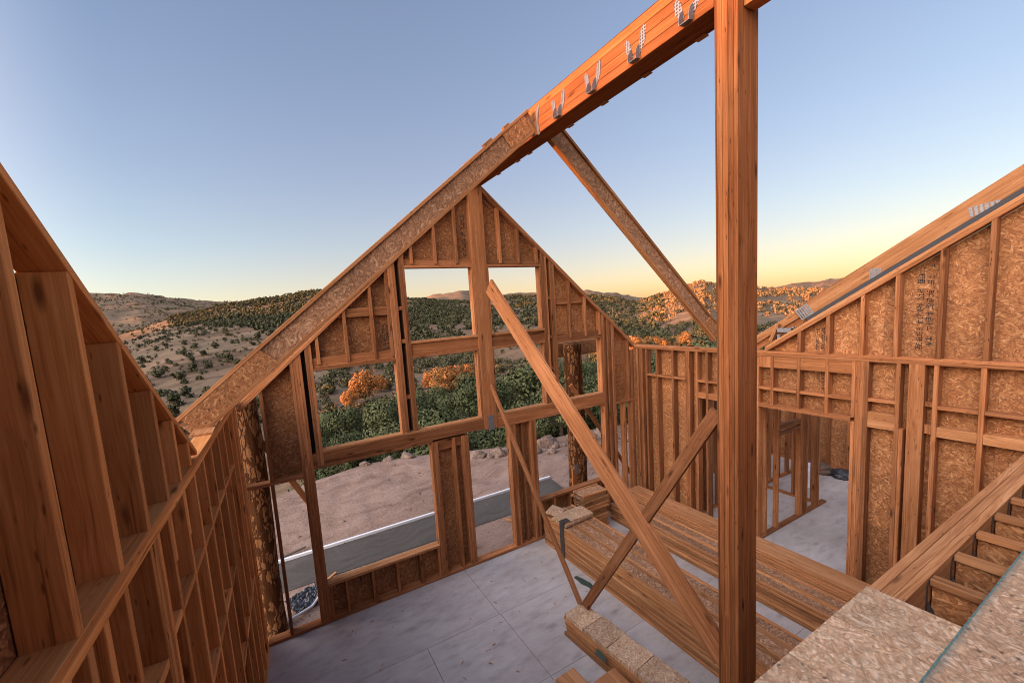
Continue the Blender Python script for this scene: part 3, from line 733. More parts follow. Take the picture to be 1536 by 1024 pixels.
for a in ((-.195, .1795, 2.35), (.48, 1.69, 3.86), (1.958, 3.2, 5.28), (3.38, 4.62, 5.28), (4.872, 6.02, 3.83), (6.363, 6.79, 2.37)): gp('sheathing_panel', *a)
for a in ((.18, .475, 2.42), (1.692, 1.955, 2.5), (4.624, 4.868, 2.5), (6.024, 6.36, 0)): gp('shade_panel', *a)  # dark panels that paint the shade between the studs
for a in ((.34, 2.15, 0, .60), (2.153, 2.83, 0, 2.46), (3.67, 4.25, 0, 2.46), (4.253, 6.02, 0, .76), (.19, .336, 0, 2.42)): gp('sheathing_panel', *a)
for (a, b, c, d) in ((1.54, 1.65, 4.02, 4.42), (3.045, 3.125, 5.46, 6.2), (.75, .85, .27, .50)): stamp_marks(gw, 'xz', YG+.1405, -1, a, b, c, d)

# ------------------------------------------------------------------ right wall
XR = 6.93
def zg(y): return 3.60+.69*(3.48-y)                    # underside of the raked plate
rw = thing('side_wall', 'bright strand board stud wall with a doorway on the right, rising to a raked top', 'wall', (XR, 3, 0))
def rm(name, y0, y1, z0, z1, k=2, rec=0.0, axis=None, mat=None, dep=.14):
    if z1 == 'r': z1 = zg((y0+y1)/2)+.012
    return pbox(name, mat or LUM, rw, XR+k*.0016+rec, XR+dep-k*.0011, y0, y1, z0, z1, axis)
rm('top_plate', -1.2, 6.185, 3.485, 3.5225, 0); rm('top_plate', -1.2, 6.33, 3.5245, 3.562, -1)
rm('bottom_plate', 4.72, 6.185, 0, .04, 1); rm('bottom_plate', -1.2, 2.29, 0, .04, 1)
for y in (6.09, 6.02, 5.975, 5.86, 5.60, 5.23, 4.93, 4.885, 4.72): rm('stud', y, y+.043, .04, 3.485, 2+(y*100 % 3))
rm('stud', 4.52, 4.563, 0, 3.485)
rm('stud', 4.2, 4.243, 2.66, 3.485); rm('stud', 3.86, 3.903, 2.66, 3.485)
rm('stud', 3.70, 3.743, 0, 3.485); rm('stud', 3.655, 3.698, 0, 3.485)
for a, b in ((5.645, 5.858), (5.275, 5.598), (4.975, 5.228), (4.565, 4.718), (4.245, 4.518), (3.905, 4.198)): rm('blocking', a, b, 2.92, 2.96, 3)
for a, b in ((4.565, 4.72), (4.245, 4.518), (3.745, 4.24)): rm('header', a, b, 2.615, 2.72, 4, .004)
rm('header_plate', 2.472, 3.653, 2.64, 2.70, 0); 
for y in (3.44, 3.08, 2.73): rm('cripple_stud', y, y+.04, 2.70, 3.485)
for a, b in ((3.482, 3.653), (3.122, 3.438), (2.772, 3.078), (2.472, 2.728)):
    rm('blocking', a, b, 2.935, 2.977, 3); rm('header', a, b, 3.30, 3.483, 4, .006, mat=LUM2)
rm('stud', 2.43, 2.47, 0, 2.64, 1); rm('stud', 2.43, 2.47, 2.70, 3.485, 2)
for i in range(3): rm('stud', 2.295+i*.045, 2.339+i*.045, 0, 3.485, 2+i)
rm('stud', 1.988, 2.03, .04, 3.485); rm('jack_stud', 1.947, 1.986, .04, 2.64, 3); rm('column', 1.775, 1.915, .04, 3.485, -1, mat=LUM2)
rm('stud', 1.66, 1.703, .04, 3.485); 
for y in (1.30, .93, .55, .17, -.2, -.58, -.96): rm('stud', y, y+.042, .04, 3.485)
for a, b in ((2.032, 2.293), (1.344, 1.658), (.974, 1.298), (.594, .928)): rm('blocking', a, b, 2.953, 2.993, 3)
for a, b, c in ((2.032, 2.293, 2.60), (1.344, 1.658, 2.615), (.974, 1.298, 2.615), (.594, .928, 2.61)): rm('blocking', a, b, c, c+(.21 if a > 2 else .12), 4, .003, mat=FLG)
rm('blocking', 1.706, 1.772, 2.63, 2.74, 4, .03); rm('blocking', 1.706, 1.772, 2.97, 3.03, 4, .03)
for y in (3.075, 2.727, 2.358, 2.028, 1.657, 1.297, .93, .55, .17, -.2, -.58): rm('gable_stud', y, y+.042, 3.562, 'r', 2)
for dz, mt in ((.024, LUM), (.073, FLG)):
    MB().beam((XR+.069, 3.54, zg(3.54)+dz), (XR+.069, -1.2, zg(-1.2)+dz), .146-dz*.1, .0385).build('rake_plate', mt, rw)
def rp(poly): return MB().prism(poly, 'yz', XR+.1415, XR+.153).build('sheathing_panel', OSB, rw)
rp([(5.89, 0), (6.33, 0), (6.33, 3.50), (5.89, 3.50)]); rp([(5.62, 0), (5.888, 0), (5.888, 2.95), (5.62, 2.95)]); rp([(4.74, 0), (5.618, 0), (5.618, 3.50), (4.74, 3.50)])
rp([(3.67, 2.63), (4.738, 2.63), (4.738, 3.50), (3.67, 3.50)]); rp([(2.45, 2.65), (3.668, 2.65), (3.668, 3.50), (2.45, 3.50)])
rp([(1.232, 0), (2.448, 0), (2.448, 1.19), (1.232, 1.19)]); rp([(1.232, 1.193), (2.448, 1.193), (2.448, 3.50), (1.232, 3.50)]); rp([(-1.2, 0), (1.23, 0), (1.23, 3.50), (-1.2, 3.50)])
rp([(2.2, 3.503), (3.5, 3.503), (3.5, zg(3.5)), (2.2, zg(2.2))]); rp([(.98, 3.503), (2.198, 3.503), (2.198, zg(2.198)), (.98, zg(.98))]); rp([(-1.2, 3.503), (.978, 3.503), (.978, zg(.978)), (-1.2, zg(-1.2))])
for a, b, c, d in ((2.83, 2.95, 3.6, 3.93), (1.76, 1.92, 3.66, 4.68), (2.83, 2.925, 3.02, 3.29), (4.985, 5.04, 3.14, 3.47)): stamp_marks(rw, 'yz', XR+.1405, -1, a, b, c, d)

# rafter of the neighbouring roof just beyond the raked wall
fr = thing('roof_rafter', 'heavy rafter with metal ties lying above the raked right wall', 'rafter', (7.24, 3.2, 4.1))
def zf(y): return 5.525+.69*(1.2-y)
MB().beam((7.27, 3.17, zf(3.17)), (7.27, -1.2, zf(-1.2)), .09, .205).build('rafter_board', FLG, fr)
MB().beam((7.20, 3.1, zf(3.1)-.178), (7.20, -1.2, zf(-1.2)-.178), .05, .07).build('dark_strip', MATTE, fr)  # dark strip filling the gap below the rafter board
MB().beam((7.30, 4.6, zf(4.6)+.02), (7.30, 3.19, zf(3.19)+.02), .06, .11).build('rafter_tail', FLG, fr)
MB().beam((7.33, 4.6, zf(4.6)-.1), (7.33, 3.19, zf(3.19)-.1), .04, .10).build('rafter_tail', LUM, fr)
MB().beam((7.24, 3.62, zf(3.62)-.16), (7.24, 3.52, zf(3.52)+.05), .09, .05, (0, 1, 0)).build('tail_block', FLG, fr)
def tie(y, dz, wd, hg, rot=0, x=7.222):
    sl_ = math.atan(.69)+rot; cy, cz = y, zf(y)+dz; mb = MB()
    a = Vector((0, -math.cos(sl_), math.sin(sl_))); b = Vector((0, math.sin(sl_), math.cos(sl_)))
    n = 6
    for i in range(n):                                   # a ribbed, perforated plate: strips with open slots between
        c0 = Vector((x, cy, cz))+a*(wd*((i+.5)/n-.5)); mb.beam(c0-b*hg/2, c0+b*hg/2, .004, wd/n*.66, a, .0005)
    for s in (-.5, 0, .5): mb.beam(Vector((x+.001, cy, cz))+b*hg*s*.96-a*wd/2, Vector((x+.001, cy, cz))+b*hg*s*.96+a*wd/2, .003, hg*.09, b, .0005)
    return mb.build('metal_tie', GALV, fr)
tie(3.16, -.02, .20, .17, 0); tie(2.36, -.12, .12, .19, -.6); tie(1.45, -.10, .24, .10, -.45); tie(4.02, -.02, .17, .09, 0)
MB().box(7.19, 7.23, 3.28, 3.52, zf(3.4)-.17, zf(3.4)-.10, 'y').build('joist_bracket', GALV, fr); MB().box(7.19, 7.23, 3.28, 3.32, zf(3.3)-.24, zf(3.3)-.15, 'z').build('joist_bracket', GALV, fr); MB().box(7.19, 7.23, 3.48, 3.52, zf(3.5)-.22, zf(3.5)-.13, 'z').build('joist_bracket', GALV, fr)

# ------------------------------------------------------------------ left wall (local x runs from the far corner toward the camera, local y faces the room)
dv = Vector((-.12, -4.74, 0)).normalized()
lw = thing('stud_wall', 'dark stud wall close on the left with a sloping upper row of studs', 'wall', (-.52, 6.19, 0), math.atan2(dv.y, dv.x))
def lm(name, u0, u1, z0, z1, k=2, v0=-.14, v1=0.0, axis=None, mat=None):
    return MB().box(u0, u1, v0+k*.0011, v1-k*.0016, z0, z1, axis).build(name, mat or LUM_LIT, lw, 'local')
def zl(u): return 3.592+.742*(u-2.6)                     # underside of the sloping plate
UE = 6.6
lm('bottom_plate', -.14, UE, 0, .045, 0); lm('top_plate', -.14, UE, 3.5, 3.539, 0); lm('top_plate', -.14, UE, 3.541, 3.58, -1)
for u in (4.505, 4.13, 3.765, 3.395, 3.08, 2.775, 4.9, 5.28, 5.66, 6.04, 6.42): lm('upper_stud', u, u+.044, 3.58, zl(u+.02)+.01, 2)
lm('upper_stud', 3.72, 3.745, 3.60, zl(3.73), 6, -.10, -.03)
for dz, hh, v0, v1, mt in ((.022, .036, -.139, .001, LUM_LIT), (.104, .086, -.15, -.045, LUM)):
    a, b = 2.60, UE
    MB().beam((a, (v0+v1)/2, zl(a)+dz), (b, (v0+v1)/2, zl(b)+dz), v1-v0, hh).build('sloping_plate', mt, lw, 'local')
st = [0.0, .12, .40, .78, 1.18, 1.58, 1.97, 2.35, 2.725, 3.085, 3.45]
for u in st: lm('stud', u, u+.042, .045, 3.5, 2+(int(u*100) % 2))
lm('scab', 3.405, 3.447, 3.22, 3.498, 4, -.09); lm('scab', 3.042, 3.082, 3.2, 3.498, 4, -.09)
for i in range(4): lm('stud', 3.66+i*.04+.0008, 3.70+i*.04-.0008, .045, 3.5, 2+(i % 2)*1.5)
for u in (4.13, 4.335, 4.47, 4.62, 4.93, 5.3, 5.7, 6.1, 6.5): lm('stud', u, u+.043, .045, 3.5, 2)
def rowblk(us, z, wd=.14):
    for a, b in zip(us, us[1:]): lm('blocking', a+.044, b-.001, z, z+.041, 3, -.14)
rowblk(st[3:]+[3.662], 2.925); rowblk(st[5:10], 2.13); lm('blocking', 3.822, 4.128, 2.88, 2.921, 3); rowblk(st[2:7], 1.3)
for a, b, z0, z1 in ((-.14, 2.3, 0, 3.5), (2.303, 4.74, 0, 3.5), (4.743, UE, 0, 3.5)):
    MB().prism([(a, z0), (b, z0), (b, z1), (a, z1)], 'xz', -.1545, -.1425).build('sheathing_panel', OSB, lw, 'local')
for a, b in ((2.65, 4.74), (4.743, UE)):
    MB().prism([(a, 3.503), (b, 3.503), (b, zl(b)), (a, zl(a))], 'xz', -.1545, -.1425).build('sheathing_panel', OSB, lw, 'local')

# ------------------------------------------------------------------ post, ridge beam, rafters, braces
post = MB().box(3.17, 3.43, 1.82, 1.99, 0.001, 7.05, 'z').build('timber_post', GLU, None, (3.3, 1.905, 0)); tag(post, 'tall laminated timber post standing on the floor under the ridge beam', 'post')
rb = thing('ridge_beam', 'deep orange laminated ridge beam with empty joist hangers, high across the open roof', 'beam', (3.3, 4, 6.62))
MB().box(3.17, 3.43, 1.993, 6.335, 6.62, 6.98, 'y').build('beam_timber', GLB, rb)
MB().box(3.24, 3.375, .55, 1.817, 6.53, 6.86, 'y').build('beam_extension', LUM2, rb)
def perf_mat():
    m, nt_, b = newmat('perforated_steel'); q_ = NT(nt_); a = q_.n('ShaderNodeAttribute', attribute_name='gc')
    k = q_.voro(q_.vmath('MULTIPLY', a.outputs['Vector'], (40, 40, 40)), 1.0, rnd=.15)
    c = q_.mix(q_.mapr(k.outputs['Distance'], .30, .42, 1, 0), (.20, .20, .215), (.05, .028, .018)); q_.l(c, b.inputs['Base Color'])
    b.inputs['Roughness'].default_value = .45; b.inputs['Metallic'].default_value = .35
    return m
PERF = perf_mat()
def hanger(y, sgn, x, parent, zb=6.635):
    """sloped face-mount joist hanger: two perforated flanges nailed to the beam and a stirrup standing out from it"""
    mb = MB(); X0 = x+sgn*.0025
    for s in (1, -1):
        top = .215 if s > 0 else .235
        poly = [(y+s*.030, zb+.06), (y+s*.046, zb+.03), (y+s*.108, zb+.12), (y+s*.120, zb+top), (y+s*.094, zb+top+.012), (y+s*.062, zb+top-.02)]
        mb.prism(poly, 'yz', X0-.0015, X0+.0015)
    o = mb.build('joist_hanger', PERF, parent)
    mb = MB()
    for s in (1, -1):
        yy = y+s*.043; xo = x+sgn*.004
        mb.prism([(xo, zb), (xo+sgn*.05, zb-.008), (xo+sgn*.055, zb+.03), (xo+sgn*.03, zb+.09), (xo, zb+.12)], 'xz', yy-.0015, yy+.0015)
    mb.prism([(x+sgn*.003, zb-.001), (x+sgn*.055, zb-.009), (x+sgn*.055, zb-.006), (x+sgn*.003, zb+.002)], 'xz', y-.0415, y+.0415)
    mb.build('stirrup', GALV, o)
for y in (3.80, 3.25, 2.71, 2.20): hanger(y, -1, 3.17, rb); 
for y in (5.6, 5.05, 4.75, 3.9, 3.35, 2.8, 2.25): pbox('joist_hanger', LVL, rb, 3.38, 3.442, y-.045, y+.045, 6.610, 6.6185)

def ijoist(name, label, p0, p1, depth, fw=.064, fh=.038, up=(0, 0, 1), wm=None, ends=True):
    p0, p1 = Vector(p0), Vector(p1); d = (p1-p0).normalized(); u = Vector(up); u = (u-d*u.dot(d)).normalized(); sd = u.cross(d)
    t = thing(name, label, 'rafter', p0)
    for s in (1, -1): MB().beam(p0+u*s*(depth/2-fh/2), p1+u*s*(depth/2-fh/2), fw, fh, u).build('flange', FLG, t)
    MB_ = MB(); h = depth/2-fh+.004; q0 = [p0-u*h, p1-u*h, p1+u*h, p0+u*h]
    L = (p1-p0).length
    MB_.add([v+sd*.006 for v in q0]+[v-sd*.006 for v in q0], [(0, 1, 2, 3), (7, 6, 5, 4), (0, 4, 5, 1), (3, 2, 6, 7), (1, 5, 6, 2), (0, 3, 7, 4)], [(0, 0, 0), (L, 0, 0), (L, 2*h, 0), (0, 2*h, 0)]*2)
    MB_.build('web', OSB2, t)
    return t, d, u, sd
ra, d, u, sd = ijoist('joist_rafter', 'single wooden I-joist rafter running up from the left wall to the ridge beam', (-.80, 4.58, 3.60), (3.165, 4.30, 6.82), .27)
p = Vector((-.80, 4.58, 3.60)); h = .27/2-.04
for nm, a, b in (('web_stiffener', .05, 1.0), ('web_stiffener', 4.62, 5.05)):
    q0 = [p+d*a-u*h, p+d*b-u*h, p+d*(b-.03)+u*h, p+d*a+u*h]; s_ = -1 if sd.y > 0 else 1
    MB().add([v+sd*s_*.008 for v in q0]+[v+sd*s_*.028 for v in q0], [(3, 2, 1, 0), (4, 5, 6, 7), (0, 1, 5, 4), (2, 3, 7, 6), (1, 2, 6, 5), (3, 0, 4, 7)], [(0, 0, 0), (b-a, 0, 0), (b-a, 2*h, 0), (0, 2*h, 0)]*2).build(nm, OSB, ra)
MB().prism([(4.16, 6.60), (4.20, 6.60), (4.24, 6.72), (4.20, 6.92), (4.15, 6.93), (4.19, 6.74)], 'yz', 3.163, 3.1675).build('rafter_hanger', PERF, ra)
MB().box(-.74, -.56, 4.30, 4.90, 3.583, 3.60, 'y').build('bearing_block', FLG, ra)
rbq, d, u, sd = ijoist('joist_rafter', 'single wooden I-joist rafter coming down from the ridge beam to the right wall', (3.435, 4.40, 6.88), (7.02, 4.40, 3.80), .28, .075)
p = Vector((3.435, 4.40, 6.88)); h = .28/2-.04; s_ = -1 if sd.y > 0 else 1
q0 = [p+d*4.28-u*h, p+d*4.7-u*h, p+d*4.7+u*h, p+d*4.34+u*h]
MB().add([v+sd*s_*.008 for v in q0]+[v+sd*s_*.03 for v in q0], [(3, 2, 1, 0), (4, 5, 6, 7), (0, 1, 5, 4), (2, 3, 7, 6), (1, 2, 6, 5), (3, 0, 4, 7)], [(0, 0, 0), (.42, 0, 0), (.42, 2*h, 0), (0, 2*h, 0)]*2).build('web_stiffener', OSB, rbq)
# two offcuts lying on the top of the left rafter
for i, (t, l) in enumerate(((.86, .14), (.925, .10))):
    c = Vector((-.80, 4.58, 3.60)).lerp(Vector((3.165, 4.30, 6.82)), t)+Vector((-.093, 0, .114))
    o = MB().beam(c-Vector((l*.39, 0, l*.314)), c+Vector((l*.39, 0, l*.314)), .05, .03).build('wood_offcut', FLG, None, tuple(c)); tag(o, ('longer', 'shorter')[i]+' pale wood offcut on top of the left rafter near the ridge', 'offcut', 'offcuts on the rafter')
def brace(label, p0, p1, wd, th, up, mat=LUM):
    o = MB().beam(p0, p1, th, wd, up).build('diagonal_brace', mat, None, tuple(p1)); return tag(o, label, 'brace')
zb1 = lambda y: 1.27+.945*(y-2.07)
brace('broad knotty plank brace sloping down from king post to timber post foot', (3.30, 5.93, zb1(5.93)), (3.30, 2.01, zb1(2.01)), .275, .045, (0, -.7, .7))
brace('thin brace sloping down from the gable wall to the small stack of offcuts', (3.33, 6.17, 3.22), (3.39, 4.10, .36), .085, .04, (0, -.8, .58))
brace('thin brace sloping up from the small stack to the timber post', (3.42, 4.03, .36), (3.22, 2.02, 3.53), .115, .04, (0, .8, .55))

# ------------------------------------------------------------------ stacks of joists and planks
def flat_joist(name, length, depth, label, group, webmat=OSB2):
    """an I-joist lying on its side, centred on its own origin, running along local y"""
    t = thing(name, label, 'joist', (0, 0, 0), 0, group)
    for s in (-1, 1): MB().box(s*(depth/2-.0195)-.0195, s*(depth/2-.0195)+.0195, -length/2, length/2, 0.001, .0505, 'y', ch=.006).build('flange', FLG, t)
    mb = MB(); a = depth/2-.036; mb.prism([(-a, -length/2), (a, -length/2), (a, length/2), (-a, length/2)], 'xy', .021, .032); mb.build('web', webmat, t)
    return t
def stack(proto, x0, dx, ncol, nlay, y, z0, label, topl, jit=.02, rot=0.0, seed=1):
    rg = random.Random(seed); first = True
    for l in range(nlay):
        for c in range(ncol):
            lab = topl if l == nlay-1 else label
            o = proto if first else dup(proto)
            first = False
            o['label'] = lab
            o.location = (x0+dx*c+rg.uniform(-.004, .004), y+rg.uniform(-jit, jit), z0+l*.0582); o.rotation_euler = (0, 0, rot+rg.uniform(-.0012, .0012))
a = flat_joist('floor_joist', 5.1, .236, '', 'joists in the big stack in the middle of the floor')
stack(a, 4.21+.118, .2385, 3, 10, 3.50, .002, 'wooden I-joist inside the big flat stack in the middle of the floor', 'wooden I-joist in the top layer of the big flat stack', .012, 0, 2)
a = flat_joist('floor_joist', 5.1, .236, '', 'joists in the low stack beside the wall planks')
stack(a, 5.86+.118, .2385, 2, 6, 3.42, .002, 'wooden I-joist inside the low stack along the right wall', 'wooden I-joist on top of the low stack along the right wall', .02, .002, 3)
# planks against the right wall
for l in range(11):
    if l == 0: pl = MB().box(-.175, .175, -2.6, 2.6, 0.0005, .0395, 'y', ch=.005).build('veneer_plank', LVL, None, (0, 0, 0)); o = pl
    else: o = dup(pl)
    o.location = (6.56+random.uniform(-.008, .012), 3.38+random.uniform(-.03, .03), .002+l*.0452)
    tag(o, ('topmost' if l == 10 else 'lowest' if l == 0 else 'long')+(' veneer plank in the pile along the foot of the right wall'), 'plank', 'planks piled along the right wall')
# short cut blocks piled by the gable wall
a = flat_joist('joist_offcut', .62, .33, '', 'joist offcuts piled by the gable wall'); rg = random.Random(5)
for l in range(14):
    o = a if l == 0 else dup(a)
    o.location = (5.28+rg.uniform(-.03, .03), 5.93+rg.uniform(-.02, .02), .002+l*.0582); o.rotation_euler = (0, 0, R(90)+rg.uniform(-.05, .05))
    o['label'] = 'topmost short joist offcut of the pile by the gable wall' if l == 13 else 'short joist offcut within the pile by the gable wall'
# scraps on the far end of the big stack
for i, (x, y, z, dx, dy, dz, rx, rzz, mat, lab) in enumerate(((4.56, 5.62, .610, .34, .19, .022, 0, .05, OSBF, 'thick strand board scrap under another on the big stack'), (4.58, 5.61, .650, .32, .17, .018, 0, -.03, OSBF, 'upper strand board scrap lying on the big stack'), (4.40, 5.93, .640, .16, .13, .012, .14, .5, OSBF, 'tilted strand board scrap at the far end of the big stack'))):
    o = MB().box(-dx, dx, -dy, dy, -dz, dz, 'x').build('board_scrap', mat, None, (0, 0, 0)); o.location = (x, y, z); o.rotation_euler = (rx, 0, rzz); tag(o, lab, 'board scrap', 'scraps on the big stack')
mb = MB(); mb.box(4.196, 4.2035, 5.44, 5.55, .02, .60, 'z', ch=.0005); mb.box(4.196, 4.36, 5.44, 5.55, .675, .681, 'x', ch=.0005); mb.box(4.196, 4.2035, 5.44, 5.55, .60, .675, 'z', ch=.0005)
o = mb.build('strap', STRAP, None, (4.2, 5.5, .02)); tag(o, 'dark band wrapped down the face of the big stack', 'strap')
# small stack under the braces
rot = R(5.2)
a = flat_joist('joist_offcut', 1.95, .36, '', 'offcuts in the small stack under the braces', OSB); rg = random.Random(8)
for l in range(5):
    o = a if l == 0 else dup(a)
    o.location = (3.37+rg.uniform(-.006, .006), 3.14+rg.uniform(-.03, .03), .002+l*.0582); o.rotation_euler = (0, 0, rot+rg.uniform(-.008, .008)); o['label'] = 'wide joist offcut layered in the small stack under the thin braces'
pos = 0
for i, l in enumerate((.34, .36, .40, .42, .36)):
    yc = .97-pos-l/2; pos += l+.006
    o = MB().box(-.178+rg.uniform(-.01, .01), .18+rg.uniform(-.012, .012), -l/2, l/2, 0, .05, 'x').build('board_offcut', OSBF, None, (0, 0, 0))
    o.location = (3.37+math.sin(-rot)*yc, 3.14+math.cos(rot)*yc, .296); o.rotation_euler = (0, 0, rot+rg.uniform(-.03, .03))
    tag(o, ('first', 'second', 'third', 'fourth', 'fifth')[i]+' strand board piece from the foot of the thin braces on the small stack', 'board offcut', 'strand board pieces on the small stack')
# two short bundles at the bottom of the view
for bx, by, wd, ln, n, lab in ((2.60, 3.02, .27, .90, 6, 'short plank in the narrow bundle lying left of the small stack'), (2.98, 2.74, .32, .96, 6, 'short plank in the wider bundle lying beside the small stack')):
    pl = MB().box(-wd/2, wd/2, -ln/2, ln/2, .0005, .0370, 'y', ch=.005).build('short_plank', LVL, None, (0, 0, 0))
    for l in range(n):
        o = pl if l == 0 else dup(pl)
        o.location = (bx+rg.uniform(-.006, .006), by+rg.uniform(-.012, .012), .002+l*.0422); o.rotation_euler = (0, 0, rot*.5+rg.uniform(-.01, .01)); tag(o, ('topmost ' if l == n-1 else '')+lab, 'plank', 'short planks in bundles on the floor')

# ------------------------------------------------------------------ upper deck at the lower right
fb = thing('floor_beam', 'triple-ply floor beam carrying the open joists at the lower right', 'beam', (3, .81, 2.55))
for y0, y1 in ((.738, .783), (.785, .831), (.833, .878)): MB().box(-.4, 6.925, y0, y1, 2.55, 2.85-(.002 if y0 > .78 and y0 < .8 else 0), 'x').build('ply', LVL, fb)
jd = None; DULL = plain('dull_hanger_steel', (.075, .055, .042), .8, .1, 80, .5)
names = ('first', 'second', 'third', 'fourth', 'fifth', 'sixth', 'seventh', 'eighth', 'ninth')
for i, x in enumerate((3.12, 3.515, 3.93, 4.33, 4.735, 5.15, 5.56, 5.97, 6.38)):
    if jd is None:
        jd = thing('deck_joist', '', 'joist', (0, .73, 2.55), 0, 'open joists hung on the floor beam')
        for z0 in (.01, .26): MB().box(-.034, .034, -1.95, 0, z0, z0+.038, 'y').build('flange', FLG, jd, 'local')
        mb = MB(); mb.prism([(-1.95, .045), (-.003, .045), (-.003, .262), (-1.95, .262)], 'yz', -.006, .006); mb.build('web', OSB, jd, 'local')
        mb = MB()
        for s in (-1, 1):
            mb.prism([(s*.036, .0), (s*.062, .0), (s*.062, .26), (s*.036, .29)], 'xz', .0045, .0062)
            mb.prism([(-.05, .0), (.003, .0), (.003, .16), (-.02, .12)], 'yz', s*.0355-.001, s*.0355+.001)
        mb.prism([(-.036, -.07), (.036, -.07), (.036, .004), (-.036, .004)], 'xy', .006, .0085)
        mb.build('joist_hanger', DULL, jd, 'local'); o = jd
    else: o = dup(jd)
    o.location = (x, .73, 2.55); o['label'] = names[i]+' open deck joist along the floor beam, counted from the pale strand board'
prev = 1.0
for i, (x0, x1) in enumerate(((2.324, 2.71), (1.904, 2.316), (.9, 1.896))):
    o = MB().prism([(x0, .531), (x1, .531), (x1, .872), (x0, .872)], 'xy', 2.853, 2.873).build('subfloor_sheet', OSBF, None, (x0, .7, 2.853)); tag(o, ('strand board strip at the corner next to the first open joist', 'middle strand board strip of the deck along the floor beam', 'last strand board strip of the deck at the bottom of the view')[i], 'floor sheet', 'strand board subfloor sheets')
dp = thing('subfloor_sheet', 'large strand board deck sheet with a green painted edge at the lower right corner', 'deck panel', (3, 0, 2.853), 0, 'strand board deck panels')
MB().prism([(-.4, -1.2), (6.9, -1.2), (6.9, .527), (-.4, .527)], 'xy', 2.853, 2.874).build('strand_board', OSBG, dp)
mb = MB(); mb.prism([(-.4, .5235), (6.9, .5235), (6.9, .5295), (-.4, .5295)], 'xy', 2.8525, 2.8756); mb.build('painted_edge', GREEN, dp)

# ------------------------------------------------------------------ room beyond the doorway
def frame_wall(name, label, loc): return thing(name, label, 'wall', loc)
p1 = frame_wall('partition_wall', 'open stud partition seen through the doorway', (7.7, 3.95, 0))
pbox('bottom_plate', LUM, p1, 7.55, 9.95, 3.9, 3.99, 0.001, .042); pbox('top_plate', LUM, p1, 7.2, 9.95, 3.9, 3.99, 3.3, 3.34)
for x in (7.66, 8.05, 8.86, 8.91, 9.12, 9.50, 9.545, 9.59): pbox('stud', LUM, p1, x, x+.043, 3.903, 3.987, .042, 3.3)
pbox('header', LUM, p1, 8.094, 8.858, 3.902, 3.988, 1.93, 2.02); pbox('header', LUM, p1, 8.094, 8.858, 3.906, 3.984, 1.83, 1.865)
p2 = frame_wall('partition_wall', 'stud partition standing crosswise behind the first one beyond the doorway', (9.75, 4.5, 0))
pbox('bottom_plate', LUM, p2, 9.7, 9.79, 3.993, 5.0, .001, .042); pbox('top_plate', LUM, p2, 9.7, 9.79, 3.993, 5.0, 3.3, 3.34)
for y in (4.05, 4.4, 4.75, 4.95): pbox('stud', LUM, p2, 9.703, 9.787, y, y+.043, .042, 3.3)
p3 = frame_wall('partition_wall', 'long stud partition at the back of the side room', (9, 5.05, 0))
pbox('bottom_plate', LUM, p3, 7.2, 11.6, 5.03, 5.12, .001, .042); pbox('top_plate', LUM, p3, 7.2, 11.6, 5.03, 5.12, 2.55, 2.59)
for i in range(17):
    x = 7.25+i*.4
    if x < 11.5: pbox('stud', LUM, p3, x, x+.043, 5.033, 5.117, .042, 2.55)
bw = frame_wall('sheathed_wall', 'strand board wall closing the side room at its far end', (12, 4, 0))
pbox('bottom_plate', LUM, bw, 11.9, 12.04, -1, 6.2, .001, .042); pbox('top_plate', LUM, bw, 11.9, 12.04, -1, 6.2, 2.62, 2.66)
for i in range(18): pbox('stud', LUM, bw, 11.903, 12.037, -.95+i*.4, -.907+i*.4, .042, 2.62)
MB().prism([(-1, 0), (6.2, 0), (6.2, 2.65), (-1, 2.65)], 'yz', 12.041, 12.053).build('sheathing_panel', OSB, bw)
nw = frame_wall('sheathed_wall', 'dark stud wall along the north side of the side room', (9, 6.2, 0))
pbox('bottom_plate', LUM, nw, 7.1, 11.89, 6.10, 6.2, .001, .042); pbox('top_plate', LUM, nw, 7.1, 11.89, 6.10, 6.2, 2.62, 2.66)
for i in range(12): pbox('stud', LUM, nw, 7.15+i*.4, 7.193+i*.4, 6.102, 6.198, .042, 2.62)
MB().prism([(7.09, 0), (11.89, 0), (11.89, 2.65), (7.09, 2.65)], 'xz', 6.2015, 6.2135).build('sheathing_panel', OSB, nw)
def lumpy(name, loc, size, mat, seed, label, cat):
    bm = bmesh.new(); bmesh.ops.create_icosphere(bm, subdivisions=4, radius=1)
    for v in bm.verts:
        p = v.co.copy(); p *= 1+.30*noise.fractal(p*1.7+Vector((seed, 0, 0)), .7, 2.2, 4); p.z = max(p.z, -.45); v.co = Vector((p.x*size[0], p.y*size[1], p.z*size[2]+size[2]*.45))
    me = bpy.data.meshes.new(name); bm.to_mesh(me); bm.free(); me.materials.append(mat)
    for p in me.polygons: p.use_smooth = True
    o = bpy.data.objects.new(name, me); COL.objects.link(o); o.location = loc; return tag(o, label, cat)
lumpy('rumpled_cloth', (11.55, 4.72, .0), (.22, .3, .17), CLOTH, 3, 'rumpled brown cloth heap on the floor at the back of the side room', 'cloth heap')
lumpy('tool_bag', (11.6, 4.25, .0), (.2, .22, .14), BLACK, 9, 'dark tool bag lying against the back wall of the side room', 'bag')
for i, (x, y) in enumerate(((10.9, 4.62), (10.55, 4.45))):
    t = thing('plastic_bucket', ('white bucket nearer the back wall', 'white bucket behind the partition studs')[i]+' in the side room', 'bucket', (x, y, 0), 0, 'buckets in the side room')
    mb = MB(); mb.tube([(x, y, .002), (x, y, .36)], [.125, .15], 24); mb.build('bucket_body', WHITE, t); mb = MB(); mb.tube([(x, y, .345), (x, y, .365)], [.158, .158], 24); mb.build('rim', WHITE, t)
